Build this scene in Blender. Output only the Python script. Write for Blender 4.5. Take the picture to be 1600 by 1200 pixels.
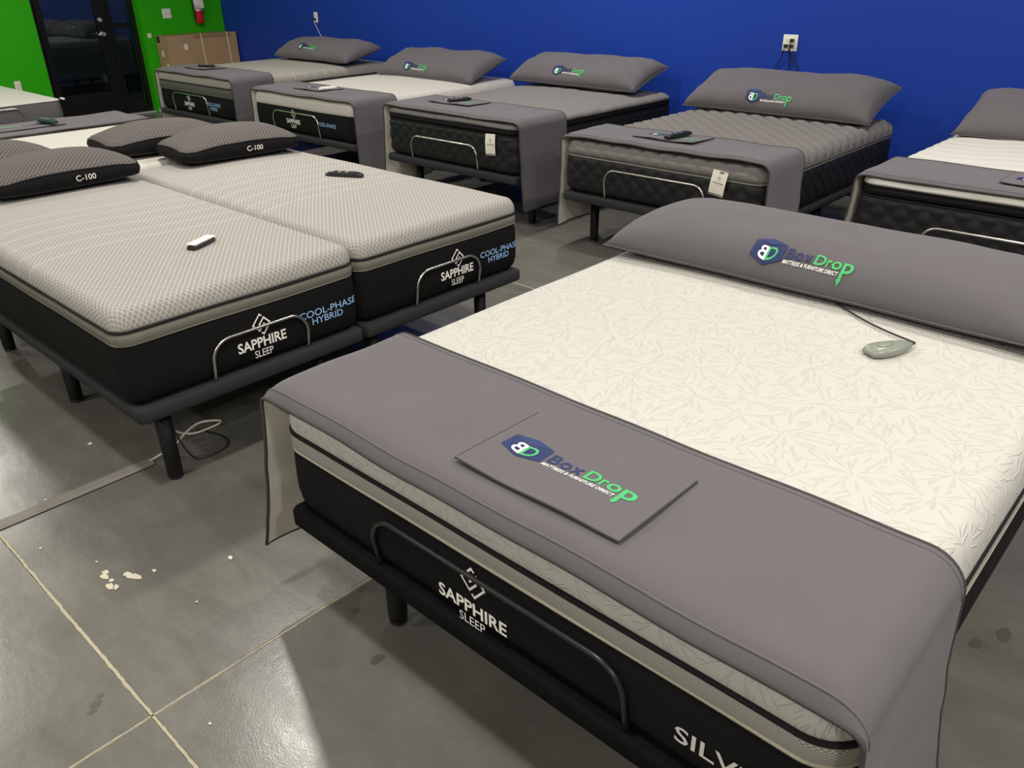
import bpy, bmesh, math, random
from mathutils import Vector, Matrix, noise

# ------------------------------------------------------------------ clear
for o in list(bpy.data.objects):
    bpy.data.objects.remove(o, do_unlink=True)
scene = bpy.context.scene
COL = scene.collection
PI = math.pi
random.seed(7)

# ------------------------------------------------------------------ camera
CAM_H = 1.70
yaw, pit, rol, FPX = math.radians(43.0), math.radians(27.26), math.radians(-0.83), 1265.0
f_ = Vector((-math.sin(yaw) * math.cos(pit), math.cos(yaw) * math.cos(pit), -math.sin(pit)))
r_ = f_.cross(Vector((0, 0, 1))).normalized()
u_ = r_.cross(f_)
r2 = r_ * math.cos(rol) + u_ * math.sin(rol)
u2 = -r_ * math.sin(rol) + u_ * math.cos(rol)
cam_d = bpy.data.cameras.new('camera')
cam_d.sensor_fit = 'HORIZONTAL'
cam_d.sensor_width = 36.0
cam_d.lens = 36.0 * FPX / 1600.0
cam_d.clip_start = 0.05
cam = bpy.data.objects.new('camera', cam_d)
COL.objects.link(cam)
cam.matrix_world = Matrix(((r2.x, u2.x, -f_.x, 0), (r2.y, u2.y, -f_.y, 0), (r2.z, u2.z, -f_.z, CAM_H), (0, 0, 0, 1)))
scene.camera = cam

# ------------------------------------------------------------------ world, exposure, lamps
world = bpy.data.worlds.new('night')
scene.world = world
world.use_nodes = True
world.node_tree.nodes['Background'].inputs[0].default_value = (0.030, 0.036, 0.034, 1)
world.node_tree.nodes['Background'].inputs[1].default_value = 0.55
vs = scene.view_settings
vs.view_transform = 'Standard'
vs.look = 'None'
vs.exposure = 0.0
vs.gamma = 1.0
vs.use_curve_mapping = False

CEIL = 3.62
LAMP_W = 62.0
LAMP_COL = (1.0, 0.945, 0.865)
LAMPS = [(-4.2, 2.18), (-1.13, 0.3), (-1.13, 4.06), (-4.2, 5.2), (-7.27, 4.06), (-7.27, 0.3), (-10.0, 1.6), (-4.2, -1.9), (-1.13, -3.2), (1.15, 1.85), (1.94, -1.58), (2.2, 4.4), (2.7, 0.5)]

# ------------------------------------------------------------------ node helper
class NT:
    def __init__(self, name):
        self.m = bpy.data.materials.new(name)
        self.m.use_nodes = True
        self.t = self.m.node_tree
        self.b = self.t.nodes['Principled BSDF']
        self.out = self.t.nodes['Material Output']
    def n(self, typ, **kw):
        x = self.t.nodes.new(typ)
        for k, v in kw.items():
            setattr(x, k, v)
        return x
    def put(self, sock, v):
        if v is None:
            return
        if isinstance(v, bpy.types.NodeSocket):
            self.t.links.new(v, sock)
        else:
            if isinstance(v, (tuple, list)) and len(v) == 3 and sock.type == 'RGBA':
                v = (*v, 1)
            sock.default_value = v
    def math(self, op, a, b=None, c=None, clamp=False):
        x = self.n('ShaderNodeMath', operation=op, use_clamp=clamp)
        self.put(x.inputs[0], a)
        self.put(x.inputs[1], b)
        self.put(x.inputs[2], c)
        return x.outputs[0]
    def vmath(self, op, a, b=None, out=0):
        x = self.n('ShaderNodeVectorMath', operation=op)
        self.put(x.inputs[0], a)
        if b is not None:
            self.put(x.inputs[1], b)
        return x.outputs[out]
    def uv(self):
        return self.n('ShaderNodeTexCoord').outputs['UV']
    def obj(self):
        return self.n('ShaderNodeTexCoord').outputs['Object']
    def sep(self, v):
        x = self.n('ShaderNodeSeparateXYZ')
        self.put(x.inputs[0], v)
        return x.outputs[0], x.outputs[1], x.outputs[2]
    def comb(self, a, b, c=0.0):
        x = self.n('ShaderNodeCombineXYZ')
        self.put(x.inputs[0], a); self.put(x.inputs[1], b); self.put(x.inputs[2], c)
        return x.outputs[0]
    def noise(self, vec, scale, detail=3, rough=0.55, dist=0.0):
        x = self.n('ShaderNodeTexNoise')
        self.put(x.inputs['Vector'], vec)
        x.inputs['Scale'].default_value = scale
        x.inputs['Detail'].default_value = detail
        x.inputs['Roughness'].default_value = rough
        x.inputs['Distortion'].default_value = dist
        return x.outputs['Fac']
    def ramp(self, fac, stops):
        x = self.n('ShaderNodeValToRGB')
        el = x.color_ramp.elements
        while len(el) < len(stops):
            el.new(0.5)
        for e, (p, c) in zip(el, stops):
            e.position = p
            e.color = (*c, 1) if len(c) == 3 else c
        self.put(x.inputs[0], fac)
        return x.outputs[0]
    def mix(self, fac, a, b):
        x = self.n('ShaderNodeMix', data_type='RGBA')
        self.put(x.inputs['Factor'], fac)
        self.put(x.inputs[6], a); self.put(x.inputs[7], b)
        return x.outputs[2]
    def bump(self, h, strength=0.3, dist=0.002, normal=None):
        x = self.n('ShaderNodeBump')
        x.inputs['Strength'].default_value = strength
        x.inputs['Distance'].default_value = dist
        self.put(x.inputs['Height'], h)
        if normal is not None:
            self.put(x.inputs['Normal'], normal)
        return x.outputs[0]
    def set(self, col=None, rough=None, metal=None, normal=None, sheen=None, spec=None):
        if col is not None: self.put(self.b.inputs['Base Color'], col)
        if rough is not None: self.put(self.b.inputs['Roughness'], rough)
        if metal is not None: self.put(self.b.inputs['Metallic'], metal)
        if normal is not None: self.put(self.b.inputs['Normal'], normal)
        if sheen is not None: self.b.inputs['Sheen Weight'].default_value = sheen
        if spec is not None: self.b.inputs['Specular IOR Level'].default_value = spec
        return self.m

M = {}
def plain(name, col, rough=0.5, metal=0.0, spec=None, grain=0.06, gscale=60):
    t = NT(name)
    n = t.noise(t.obj(), gscale, 2)
    c = t.mix(n, tuple(max(0, x * (1 - grain)) for x in col), tuple(min(1, x * (1 + grain)) for x in col))
    M[name] = t.set(c, rough, metal, spec=spec)
    return M[name]

def fabric(name, col, scale=420, bump=0.35, rough=0.9, mott=0.08, sheen=0.0, spec=0.25):
    """plain woven cloth: two crossed thread waves on metre uvs plus soft mottling"""
    t = NT(name)
    x, y, z = t.sep(t.uv())
    a = t.math('SINE', t.math('MULTIPLY', x, scale * 2))
    b = t.math('SINE', t.math('MULTIPLY', y, scale * 2))
    w = t.math('MULTIPLY', a, b)
    n = t.noise(t.uv(), 7, 4)
    n2 = t.noise(t.uv(), 260, 2)
    k = t.math('ADD', t.math('MULTIPLY', n, 0.6), t.math('MULTIPLY', n2, 0.4))
    c = t.mix(k, tuple(v * (1 - mott) for v in col), tuple(min(1, v * (1 + mott)) for v in col))
    h = t.math('ADD', t.math('MULTIPLY', w, 0.4 if scale > 0 else 0.0), n2)
    if scale == 0:                         # felted nap instead of a visible weave
        h = t.math('ADD', n2, t.noise(t.uv(), 900, 2))
    M[name] = t.set(c, rough, normal=t.bump(h, bump, 0.0012), sheen=sheen, spec=spec)
    return M[name]

# ---- surfaces
t = NT('concrete')
P = t.obj()
n1 = t.noise(P, 1.1, 6, 0.62, 0.6)
n2 = t.noise(t.vmath('MULTIPLY', P, (1.0, 2.6, 1.0)), 3.6, 6, 0.65, 0.5)
n3 = t.noise(P, 190, 2)
fac = t.math('ADD', t.math('MULTIPLY', n1, 0.55), t.math('MULTIPLY', n2, 0.45))
c = t.ramp(fac, [(0.28, (0.105, 0.102, 0.088)), (0.46, (0.142, 0.138, 0.120)), (0.57, (0.165, 0.160, 0.140)), (0.74, (0.205, 0.198, 0.173))])
c = t.mix(t.math('MULTIPLY', n3, 0.25), c, (0.10, 0.097, 0.082))
ro = t.ramp(t.math('ADD', t.math('MULTIPLY', n2, 0.7), t.math('MULTIPLY', n3, 0.3)), [(0.3, (0.17,) * 3), (0.7, (0.34,) * 3)])
M['concrete'] = t.set(c, ro, normal=t.bump(t.math('ADD', n3, t.math('MULTIPLY', t.noise(P, 28, 4), 1.5)), 0.14, 0.002), spec=0.5)
plain('joint_sand', (0.42, 0.39, 0.28), 0.95, grain=0.35, gscale=120)
plain('paint_fleck', (0.66, 0.62, 0.50), 0.8)
plain('floor_stain', (0.088, 0.085, 0.072), 0.45)
def paint(name, col):
    t = NT(name)
    n = t.noise(t.obj(), 220, 2)
    n2 = t.noise(t.obj(), 0.7, 2)
    c = t.mix(n2, tuple(v * 0.94 for v in col), tuple(v * 1.05 for v in col))
    M[name] = t.set(c, 0.5, normal=t.bump(n, 0.12, 0.001), spec=0.2)
paint('blue_paint', (0.011, 0.045, 0.335))
paint('green_paint', (0.028, 0.40, 0.002))
paint('white_paint', (0.58, 0.57, 0.55))
plain('ceiling_white', (0.42, 0.42, 0.41), 0.9)
plain('baseboard_grey', (0.42, 0.42, 0.38), 0.5)
plain('black_aluminium', (0.007, 0.0068, 0.0068), 0.42, 0.0, 0.25)
plain('asphalt', (0.25, 0.25, 0.22), 0.9)
plain('steel', (0.62, 0.60, 0.55), 0.28, 1.0, grain=0.03)
plain('black_steel', (0.02, 0.02, 0.022), 0.30, 0.3)
plain('chrome', (0.80, 0.80, 0.78), 0.42, 1.0, grain=0.02)
plain('black_plastic', (0.012, 0.012, 0.013), 0.38)
plain('leg_black', (0.006, 0.006, 0.0065), 0.5, 0.0, 0.3)
plain('white_plastic', (0.80, 0.78, 0.72), 0.4)
plain('green_plastic', (0.02, 0.055, 0.035), 0.4)
plain('sage_plastic', (0.23, 0.25, 0.205), 0.35)
plain('cord_black', (0.015, 0.012, 0.013), 0.55)
plain('cord_white', (0.60, 0.57, 0.48), 0.5)
plain('cover_grey', (0.20, 0.185, 0.165), 0.6)
plain('red_paint', (0.55, 0.018, 0.02), 0.35)
plain('paper', (0.78, 0.75, 0.66), 0.8)
plain('ink_white', (0.86, 0.84, 0.78), 0.7, grain=0.02)
plain('ink_silver', (0.62, 0.60, 0.57), 0.4, grain=0.1)
plain('ink_navy', (0.012, 0.022, 0.10), 0.7)
plain('ink_cube', (0.007, 0.017, 0.095), 0.7)
plain('ink_cube_top', (0.013, 0.030, 0.135), 0.7)
plain('ink_line', (0.40, 0.42, 0.55), 0.7)
plain('ink_green', (0.055, 0.42, 0.13), 0.7)
plain('ink_sky', (0.30, 0.52, 0.86), 0.6, grain=0.25, gscale=40)
plain('ink_grey', (0.10, 0.10, 0.10), 0.7)
plain('ink_pale', (0.45, 0.43, 0.38), 0.7)
plain('strap', (0.72, 0.66, 0.48), 0.4)
t = NT('cardboard')
x, y, z = t.sep(t.obj())
w = t.math('SINE', t.math('MULTIPLY', z, 700.0))
n = t.noise(t.obj(), 5, 4)
M['cardboard'] = t.set(t.mix(n, (0.36, 0.235, 0.12), (0.47, 0.315, 0.17)), 0.8, normal=t.bump(w, 0.1, 0.001))
plain('brown_tape', (0.30, 0.19, 0.09), 0.3)
plain('tape_dark', (0.02, 0.02, 0.02), 0.5)
t = NT('door_glass')
gl = t.n('ShaderNodeBsdfGlossy'); gl.inputs['Roughness'].default_value = 0.03; gl.inputs['Color'].default_value = (0.9, 0.95, 1, 1)
tr = t.n('ShaderNodeBsdfTransparent'); tr.inputs['Color'].default_value = (0.5, 0.56, 0.58, 1)
fr = t.n('ShaderNodeFresnel'); fr.inputs['IOR'].default_value = 2.0
ms = t.n('ShaderNodeMixShader')
t.put(ms.inputs[0], t.math('ADD', t.math('MULTIPLY', fr.outputs[0], 0.9), t.math('MULTIPLY', t.noise(t.obj(), 9, 3), 0.02)))
t.t.links.new(tr.outputs[0], ms.inputs[1]); t.t.links.new(gl.outputs[0], ms.inputs[2]); t.t.links.new(ms.outputs[0], t.out.inputs[0])
M['door_glass'] = t.m
t = NT('lamp_lens')
t.b.inputs['Emission Color'].default_value = (*LAMP_COL, 1)
t.b.inputs['Emission Strength'].default_value = 6.0
M['lamp_lens'] = t.set((0.8, 0.8, 0.75), 0.5)

# ---- cloths
fabric('throw_grey', (0.110, 0.101, 0.110), 0, 0.40, 0.95, 0.10, 0.15)
fabric('pillow_grey', (0.112, 0.104, 0.111), 0, 0.35, 0.92, 0.07, 0.1)
fabric('throw_lining', (0.74, 0.71, 0.61), 420, 0.25, 0.8, 0.05)
fabric('binding_dark', (0.060, 0.055, 0.056), 500, 0.3, 0.9)
fabric('border_black', (0.0065, 0.0065, 0.0068), 520, 0.5, 0.85, 0.15, 0.0, 0.15)
fabric('deck_charcoal', (0.026, 0.027, 0.029), 500, 0.5, 0.9, 0.12)
fabric('deck_black', (0.0035, 0.0035, 0.004), 500, 0.5, 0.85, 0.12, 0.0, 0.12)
fabric('piping_black', (0.012, 0.011, 0.012), 500, 0.3, 0.75)
fabric('piping_grey', (0.22, 0.21, 0.19), 500, 0.3, 0.8)
fabric('rope_cream', (0.42, 0.39, 0.31), 300, 0.6, 0.8)
fabric('band_olive', (0.165, 0.160, 0.130), 500, 0.35, 0.8, 0.12)
fabric('band_grey', (0.10, 0.097, 0.09), 500, 0.35, 0.85, 0.1)
fabric('side_grey', (0.12, 0.118, 0.118), 420, 0.4, 0.9, 0.1)
fabric('quilt_black', (0.0095, 0.0098, 0.0106), 520, 0.4, 0.6, 0.15, 0.0, 0.3)
fabric('quilt_grey', (0.165, 0.155, 0.148), 450, 0.4, 0.9, 0.08)
fabric('top_grey', (0.180, 0.170, 0.162), 450, 0.4, 0.9, 0.1)
fabric('white_knit', (0.56, 0.545, 0.495), 350, 0.2, 0.85, 0.03)
fabric('gusset_black', (0.008, 0.008, 0.0085), 520, 0.4, 0.85, 0.12, 0.0, 0.15)

t = NT('mesh_band')           # open spacer mesh: light net over darker ground
x, y, z = t.sep(t.uv())
row = t.math('FLOOR', t.math('MULTIPLY', y, 330))
xs = t.math('ADD', t.math('MULTIPLY', x, 260), t.math('MULTIPLY', row, 0.5))
a = t.math('ABSOLUTE', t.math('SUBTRACT', t.math('FRACT', xs), 0.5))
b = t.math('ABSOLUTE', t.math('SUBTRACT', t.math('FRACT', t.math('MULTIPLY', y, 330)), 0.5))
d = t.math('MAXIMUM', a, b)
hole = t.math('LESS_THAN', d, 0.27)
M['mesh_band'] = t.set(t.mix(hole, (0.40, 0.385, 0.345), (0.13, 0.125, 0.11)), 0.8, normal=t.bump(d, 0.4, 0.001))

# starburst embossed knit: short raised folds that radiate from scattered centres
t = NT('starburst_knit')
uv = t.uv()
hgt = None
for (sc, ox, jit, ln) in ((25.0, 0.0, 0.45, 0.022), (31.0, 3.7, 0.9, 0.016), (17.0, 8.1, 0.25, 0.034)):
    base = t.vmath('ADD', uv, (ox, ox * 0.6, 0.0))
    vs_n = t.n('ShaderNodeTexVoronoi', voronoi_dimensions='2D', feature='F1')
    t.put(vs_n.inputs['Vector'], base); vs_n.inputs['Scale'].default_value = sc
    pos = vs_n.outputs['Position']
    vb = t.n('ShaderNodeTexVoronoi', voronoi_dimensions='2D', feature='F1')
    t.put(vb.inputs['Vector'], t.vmath('SUBTRACT', pos, (ox, ox * 0.6, 0.0))); vb.inputs['Scale'].default_value = 6.4
    vb.inputs['Randomness'].default_value = 0.8
    rd = t.vmath('SUBTRACT', t.vmath('SUBTRACT', pos, (ox, ox * 0.6, 0.0)), vb.outputs['Position'])
    rx_, ry_, rz_ = t.sep(rd)
    sr = t.n('ShaderNodeSeparateColor')
    t.put(sr.inputs[0], vs_n.outputs['Color'])
    far = t.math('MULTIPLY', t.vmath('LENGTH', rd, out=1), 11.0)
    ang = t.math('ADD', t.math('ARCTAN2', ry_, rx_), t.math('MULTIPLY', t.math('MULTIPLY', t.math('SUBTRACT', sr.outputs[0], 0.5), jit * 2), far))
    ca, sa = t.math('COSINE', ang), t.math('SINE', ang)
    dx, dy, dz = t.sep(t.vmath('SUBTRACT', base, pos))
    along = t.math('ABSOLUTE', t.math('ADD', t.math('MULTIPLY', dx, ca), t.math('MULTIPLY', dy, sa)))
    perp = t.math('SUBTRACT', t.math('MULTIPLY', dx, sa), t.math('MULTIPLY', dy, ca))
    g = t.math('EXPONENT', t.math('MULTIPLY', t.math('MULTIPLY', perp, perp), -1.0 / (0.0017 ** 2)))
    mk = t.math('SUBTRACT', 1.0, t.math('POWER', t.math('DIVIDE', along, ln), 4.0), clamp=True)
    r = t.math('MULTIPLY', g, mk)
    hgt = r if hgt is None else t.math('MAXIMUM', hgt, r)
hgt = t.math('ADD', hgt, t.math('MULTIPLY', t.noise(uv, 30, 3), 0.5))
cc = t.mix(hgt, (0.500, 0.492, 0.452), (0.515, 0.508, 0.470))
M['starburst_knit'] = t.set(cc, 0.8, normal=t.bump(hgt, 0.62, 0.0030), spec=0.3)

def diamond_knit(name, cw, ch, line, cell, inner, lw=0.13, waves=True, bump=0.3, ring=True):
    """lattice of pale yarn lines round darker lozenges, with wavy stitched rows over the middle"""
    t = NT(name)
    uv = t.uv()
    x, y, z = t.sep(uv)
    p = t.math('ADD', t.math('DIVIDE', x, cw), t.math('DIVIDE', y, ch))
    q = t.math('SUBTRACT', t.math('DIVIDE', x, cw), t.math('DIVIDE', y, ch))
    a = t.math('ABSOLUTE', t.math('SUBTRACT', t.math('FRACT', p), 0.5))
    b = t.math('ABSOLUTE', t.math('SUBTRACT', t.math('FRACT', q), 0.5))
    d = t.math('MAXIMUM', a, b)                 # 0 in the centre of a lozenge, .5 on the line
    isline = t.math('GREATER_THAN', d, 0.5 - lw)
    col = t.mix(isline, cell, line)
    if ring:
        rg = t.math('MULTIPLY', t.math('GREATER_THAN', d, 0.20), t.math('LESS_THAN', d, 0.27))
        col = t.mix(rg, col, inner)
    h = t.math('MULTIPLY', isline, 1.0)
    if waves:
        ww = t.math('MULTIPLY', t.math('SINE', t.math('MULTIPLY', x, 6.6)), 0.028)
        yy = t.math('ADD', y, ww)
        zone = t.math('MULTIPLY', t.math('GREATER_THAN', yy, -0.32), t.math('LESS_THAN', yy, 0.34))
        fr = t.math('ABSOLUTE', t.math('SUBTRACT', t.math('FRACT', t.math('MULTIPLY', yy, 8.0)), 0.5))
        st = t.math('MULTIPLY', t.math('LESS_THAN', fr, 0.040), zone)
        col = t.mix(t.math('MULTIPLY', st, 0.85), col, line)
        h = t.math('ADD', h, t.math('MULTIPLY', st, 1.5))
    n2 = t.noise(uv, 240, 2)
    h = t.math('ADD', h, t.math('MULTIPLY', n2, 0.5))
    M[name] = t.set(col, 0.85, normal=t.bump(h, bump, 0.0016), spec=0.25)

diamond_knit('lozenge_knit', 0.0200, 0.0280, (0.450, 0.434, 0.400), (0.312, 0.299, 0.274), (0.200, 0.191, 0.174), lw=0.105)
diamond_knit('grey_knit', 0.034, 0.044, (0.42, 0.40, 0.35), (0.235, 0.225, 0.20), (0.18, 0.17, 0.15))
diamond_knit('wave_white', 0.030, 0.022, (0.60, 0.575, 0.52), (0.47, 0.445, 0.40), (0.4, 0.38, 0.34), ring=False)
diamond_knit('pillow_mesh', 0.021, 0.021, (0.17, 0.152, 0.145), (0.062, 0.055, 0.053), (0.1, 0.1, 0.1), lw=0.13, waves=False, bump=0.5, ring=False)

# ------------------------------------------------------------------ object helpers
def mesh_obj(name, verts, faces, mat, parent=None, smooth=False, uvs=None, link=True):
    me = bpy.data.meshes.new(name)
    me.from_pydata([tuple(v) for v in verts], [], faces)
    if uvs is not None:
        ul = me.uv_layers.new(name='UVMap')
        flat = []
        for l in me.loops:
            flat.extend(uvs[l.vertex_index])
        ul.data.foreach_set('uv', flat)
    if smooth:
        me.polygons.foreach_set('use_smooth', [True] * len(me.polygons))
    me.materials.append(M[mat] if isinstance(mat, str) else mat)
    me.update()
    o = bpy.data.objects.new(name, me)
    if link:
        COL.objects.link(o)
    if parent is not None:
        o.parent = parent
    return o

def tag(o, label, cat, group=None, kind=None):
    o['label'] = label
    if cat: o['category'] = cat
    if group: o['group'] = group
    if kind: o['kind'] = kind
    return o

def struct(o):
    o['kind'] = 'structure'
    return o

def thing(name, label, cat, loc=(0, 0, 0), rz=0.0, group=None, rx=0.0, ry=0.0):
    o = bpy.data.objects.new(name, None)
    o.empty_display_size = 0.1
    COL.objects.link(o)
    o.location = loc
    o.rotation_euler = (rx, ry, rz)
    return tag(o, label, cat, group)

def share(o, name, parent, loc=(0, 0, 0), rot=(0, 0, 0)):
    c = bpy.data.objects.new(name, o.data)
    COL.objects.link(c)
    c.parent = parent
    c.location = loc
    c.rotation_euler = rot
    return c

def bm_obj(name, bm, mat, parent=None, smooth=False):
    bmesh.ops.recalc_face_normals(bm, faces=bm.faces)
    me = bpy.data.meshes.new(name)
    bm.to_mesh(me)
    bm.free()
    if smooth:
        me.polygons.foreach_set('use_smooth', [True] * len(me.polygons))
    me.materials.append(M[mat])
    o = bpy.data.objects.new(name, me)
    COL.objects.link(o)
    if parent is not None:
        o.parent = parent
    return o

def add_box(bm, x0, x1, y0, y1, z0, z1, bevel=0.0, seg=2, mtx=None):
    r = bmesh.ops.create_cube(bm, size=1.0)
    vs_ = r['verts']
    for v in vs_:
        v.co = Vector(((x0 + x1) / 2 + v.co.x * (x1 - x0), (y0 + y1) / 2 + v.co.y * (y1 - y0), (z0 + z1) / 2 + v.co.z * (z1 - z0)))
    if bevel > 0:
        es = list({e for v in vs_ for e in v.link_edges})
        rr = bmesh.ops.bevel(bm, geom=es, offset=bevel, segments=seg, affect='EDGES', profile=0.5)
        vs_ = list({v for f in rr['faces'] for v in f.verts} | {v for v in vs_ if v.is_valid})
    if mtx is not None:
        bmesh.ops.transform(bm, matrix=mtx, verts=[v for v in vs_ if v.is_valid])

def box(name, x0, x1, y0, y1, z0, z1, mat, parent=None, bevel=0.0, seg=2):
    bm = bmesh.new()
    add_box(bm, x0, x1, y0, y1, z0, z1, bevel, seg)
    return bm_obj(name, bm, mat, parent)

def tube(name, pts, r, mat, parent=None, seg=8, closed=False):
    """sweep a circle along a polyline (parallel-transport frame)"""
    P = [Vector(p) for p in pts]
    n = len(P)
    verts, faces, uvs = [], [], []
    up = None
    L = 0.0
    for i in range(n):
        if closed:
            tan = (P[(i + 1) % n] - P[i - 1]).normalized()
        else:
            tan = (P[min(i + 1, n - 1)] - P[max(i - 1, 0)]).normalized()
        if up is None:
            up = Vector((0, 0, 1)) if abs(tan.z) < 0.9 else Vector((1, 0, 0))
        up = (up - tan * up.dot(tan)).normalized()
        sd = tan.cross(up)
        if i: L += (P[i] - P[i - 1]).length
        for k in range(seg):
            a = 2 * PI * k / seg
            verts.append(P[i] + (up * math.cos(a) + sd * math.sin(a)) * r)
            uvs.append((L, r * a))
    m = n if closed else n - 1
    for i in range(m):
        j = (i + 1) % n
        for k in range(seg):
            k2 = (k + 1) % seg
            faces.append((i * seg + k, j * seg + k, j * seg + k2, i * seg + k2))
    if not closed:
        faces.append(tuple(range(seg)))
        faces.append(tuple((n - 1) * seg + k for k in reversed(range(seg))))
    return mesh_obj(name, verts, faces, mat, parent, True, uvs)

def smooth_path(pts, n=8):
    """Catmull-Rom through the points"""
    P = [Vector(p) for p in pts]
    out = []
    for i in range(len(P) - 1):
        p0, p1, p2, p3 = P[max(i - 1, 0)], P[i], P[i + 1], P[min(i + 2, len(P) - 1)]
        for k in range(n):
            s = k / n
            out.append(0.5 * ((2 * p1) + (p2 - p0) * s + (2 * p0 - 5 * p1 + 4 * p2 - p3) * s * s + (3 * p1 - p0 - 3 * p2 + p3) * s ** 3))
    out.append(P[-1])
    return out

def lathe(name, prof, mat, parent=None, seg=20, axis='Z', loc=(0, 0, 0)):
    verts, faces = [], []
    for (r, z) in prof:
        for k in range(seg):
            a = 2 * PI * k / seg
            v = (r * math.cos(a), r * math.sin(a), z)
            if axis == 'X': v = (v[2], v[0], v[1])
            verts.append(v)
    for i in range(len(prof) - 1):
        for k in range(seg):
            k2 = (k + 1) % seg
            faces.append((i * seg + k, i * seg + k2, (i + 1) * seg + k2, (i + 1) * seg + k))
    faces.append(tuple(reversed(range(seg))))
    faces.append(tuple((len(prof) - 1) * seg + k for k in range(seg)))
    o = mesh_obj(name, verts, faces, mat, parent, False)
    for p in o.data.polygons:
        p.use_smooth = len(p.vertices) == 4
    o.location = loc
    return o

# ------------------------------------------------------------------ lettering (flat 2-D geometry)
_tc = {}
def text2d(s, bold=0.0):
    """(verts2d, faces) of a word in the built-in font, normalised to its own bounding box"""
    key = (s, bold)
    if key in _tc:
        return _tc[key]
    cu = bpy.data.curves.new('lettering', 'FONT')
    cu.body = s
    cu.size = 1.0
    cu.offset = bold
    cu.resolution_u = 3
    ob = bpy.data.objects.new('lettering', cu)
    COL.objects.link(ob)
    dg = bpy.context.evaluated_depsgraph_get()
    me = ob.evaluated_get(dg).to_mesh()
    v = [(p.co.x, p.co.y) for p in me.vertices]
    fc = [tuple(p.vertices) for p in me.polygons]
    ob.evaluated_get(dg).to_mesh_clear()
    bpy.data.objects.remove(ob, do_unlink=True)
    bpy.data.curves.remove(cu)
    x0, x1 = min(p[0] for p in v), max(p[0] for p in v)
    y0, y1 = min(p[1] for p in v), max(p[1] for p in v)
    v = [((p[0] - x0) / (x1 - x0), (p[1] - y0) / (y1 - y0)) for p in v]
    _tc[key] = (v, fc)
    return _tc[key]

def fit(s, x0, x1, y0, y1, bold=0.0, slant=0.0):
    v, f = text2d(s, bold)
    return [(x0 + a * (x1 - x0) + slant * b * (y1 - y0), y0 + b * (y1 - y0)) for a, b in v], f

def merge2(*parts):
    V, F = [], []
    for v, f in parts:
        o = len(V)
        V += list(v)
        F += [tuple(i + o for i in q) for q in f]
    return V, F

def strokes(poly, w):
    """flat ribbon of width w with mitred joints"""
    P = [Vector(p) for p in poly]
    V = []
    for i, p in enumerate(P):
        d0 = (P[i] - P[i - 1]).normalized() if i else (P[1] - P[0]).normalized()
        d1 = (P[i + 1] - P[i]).normalized() if i < len(P) - 1 else d0
        n0 = Vector((-d0.y, d0.x)); n1 = Vector((-d1.y, d1.x))
        m = (n0 + n1).normalized()
        k = w / 2 / max(0.45, m.dot(n0))
        V += [tuple(p + m * k), tuple(p - m * k)]
    F = [(2 * i, 2 * i + 1, 2 * i + 3, 2 * i + 2) for i in range(len(P) - 1)]
    return V, F

def emblem2d(cx, cy, r, w=0.15):
    h = [(0.12, 0.83), (-0.10, 1.03), (-0.93, 0.07), (-0.30, -0.63), (0.30, 0.05)]
    a = [(cx + x * r, cy + y * r) for x, y in h]
    b = [(cx - x * r, cy - y * r) for x, y in h]
    return merge2(strokes(a, w * r), strokes(b, w * r))

def dice(v, f, step):
    """split 2-D faces so they can follow a curved surface"""
    bm = bmesh.new()
    bv = [bm.verts.new((p[0], p[1], 0)) for p in v]
    for q in f:
        try: bm.faces.new([bv[i] for i in q])
        except ValueError: pass
    bmesh.ops.triangulate(bm, faces=bm.faces)
    for _ in range(4):
        es = [e for e in bm.edges if e.calc_length() > step]
        if not es: break
        bmesh.ops.subdivide_edges(bm, edges=es, cuts=1)
        bmesh.ops.triangulate(bm, faces=bm.faces)
    bm.verts.index_update()
    V = [(p.co.x, p.co.y) for p in bm.verts]
    F = [tuple(p.index for p in q.verts) for q in bm.faces]
    bm.free()
    return V, F

def shop_logo():
    """list of (part name, material, verts2d, faces) in units of the logo drawing, origin at its middle"""
    L = []
    mid = lambda a: a
    L.append(('logo_cube', 'ink_cube', merge2(([(-4, 0), (-4, 200), (-195, 243), (-202, 62)], [(0, 1, 2, 3)]), ([(4, 0), (202, 62), (195, 243), (4, 200)], [(0, 1, 2, 3)])), 30))
    L.append(('logo_cube_top', 'ink_cube_top', ([(0, 209), (190, 252), (0, 292), (-190, 252)], [(0, 1, 2, 3)]), 30))
    bv, bf = fit('B', 0, 108, 34, 172, 0.012)
    L.append(('logo_letter', 'ink_white', ([(-x - 1, y + 0.2 * x) for x, y in bv], bf), 30, 0.4))
    dv, df = fit('D', 0, 118, 34, 172, 0.012)
    L.append(('logo_letter', 'ink_green', ([(x + 1, y + 0.2 * x) for x, y in dv], df), 30, 0.4))
    L.append(('logo_word', 'ink_navy', merge2(fit('B', 229, 330, 98, 222, 0.02), fit('o', 338, 440, 95, 190, 0.02), fit('x', 446, 548, 98, 187, 0.02)), 30))
    L.append(('logo_word', 'ink_green', merge2(fit('D', 575, 700, 98, 222, 0.02), fit('r', 712, 770, 98, 187, 0.02), fit('o', 776, 890, 95, 190, 0.02), fit('p', 905, 1032, 22, 190, 0.02), ([(888, 22), (950, 22), (919, -20)], [(0, 1, 2)])), 30))
    L.append(('logo_tagline', 'ink_white', fit('MATTRESS & FURNITURE DIRECT', 221, 880, 44, 80, 0.01, 0.25), 30))
    out = []
    for it in L:
        v, f = it[2]
        out.append((it[0], it[1], [(x - 414, y - 136) for x, y in v], f, it[4] if len(it) > 4 else 0.0))
    return out
LOGO = shop_logo()
LOGO_U = 0.34 / 1237.0

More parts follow.
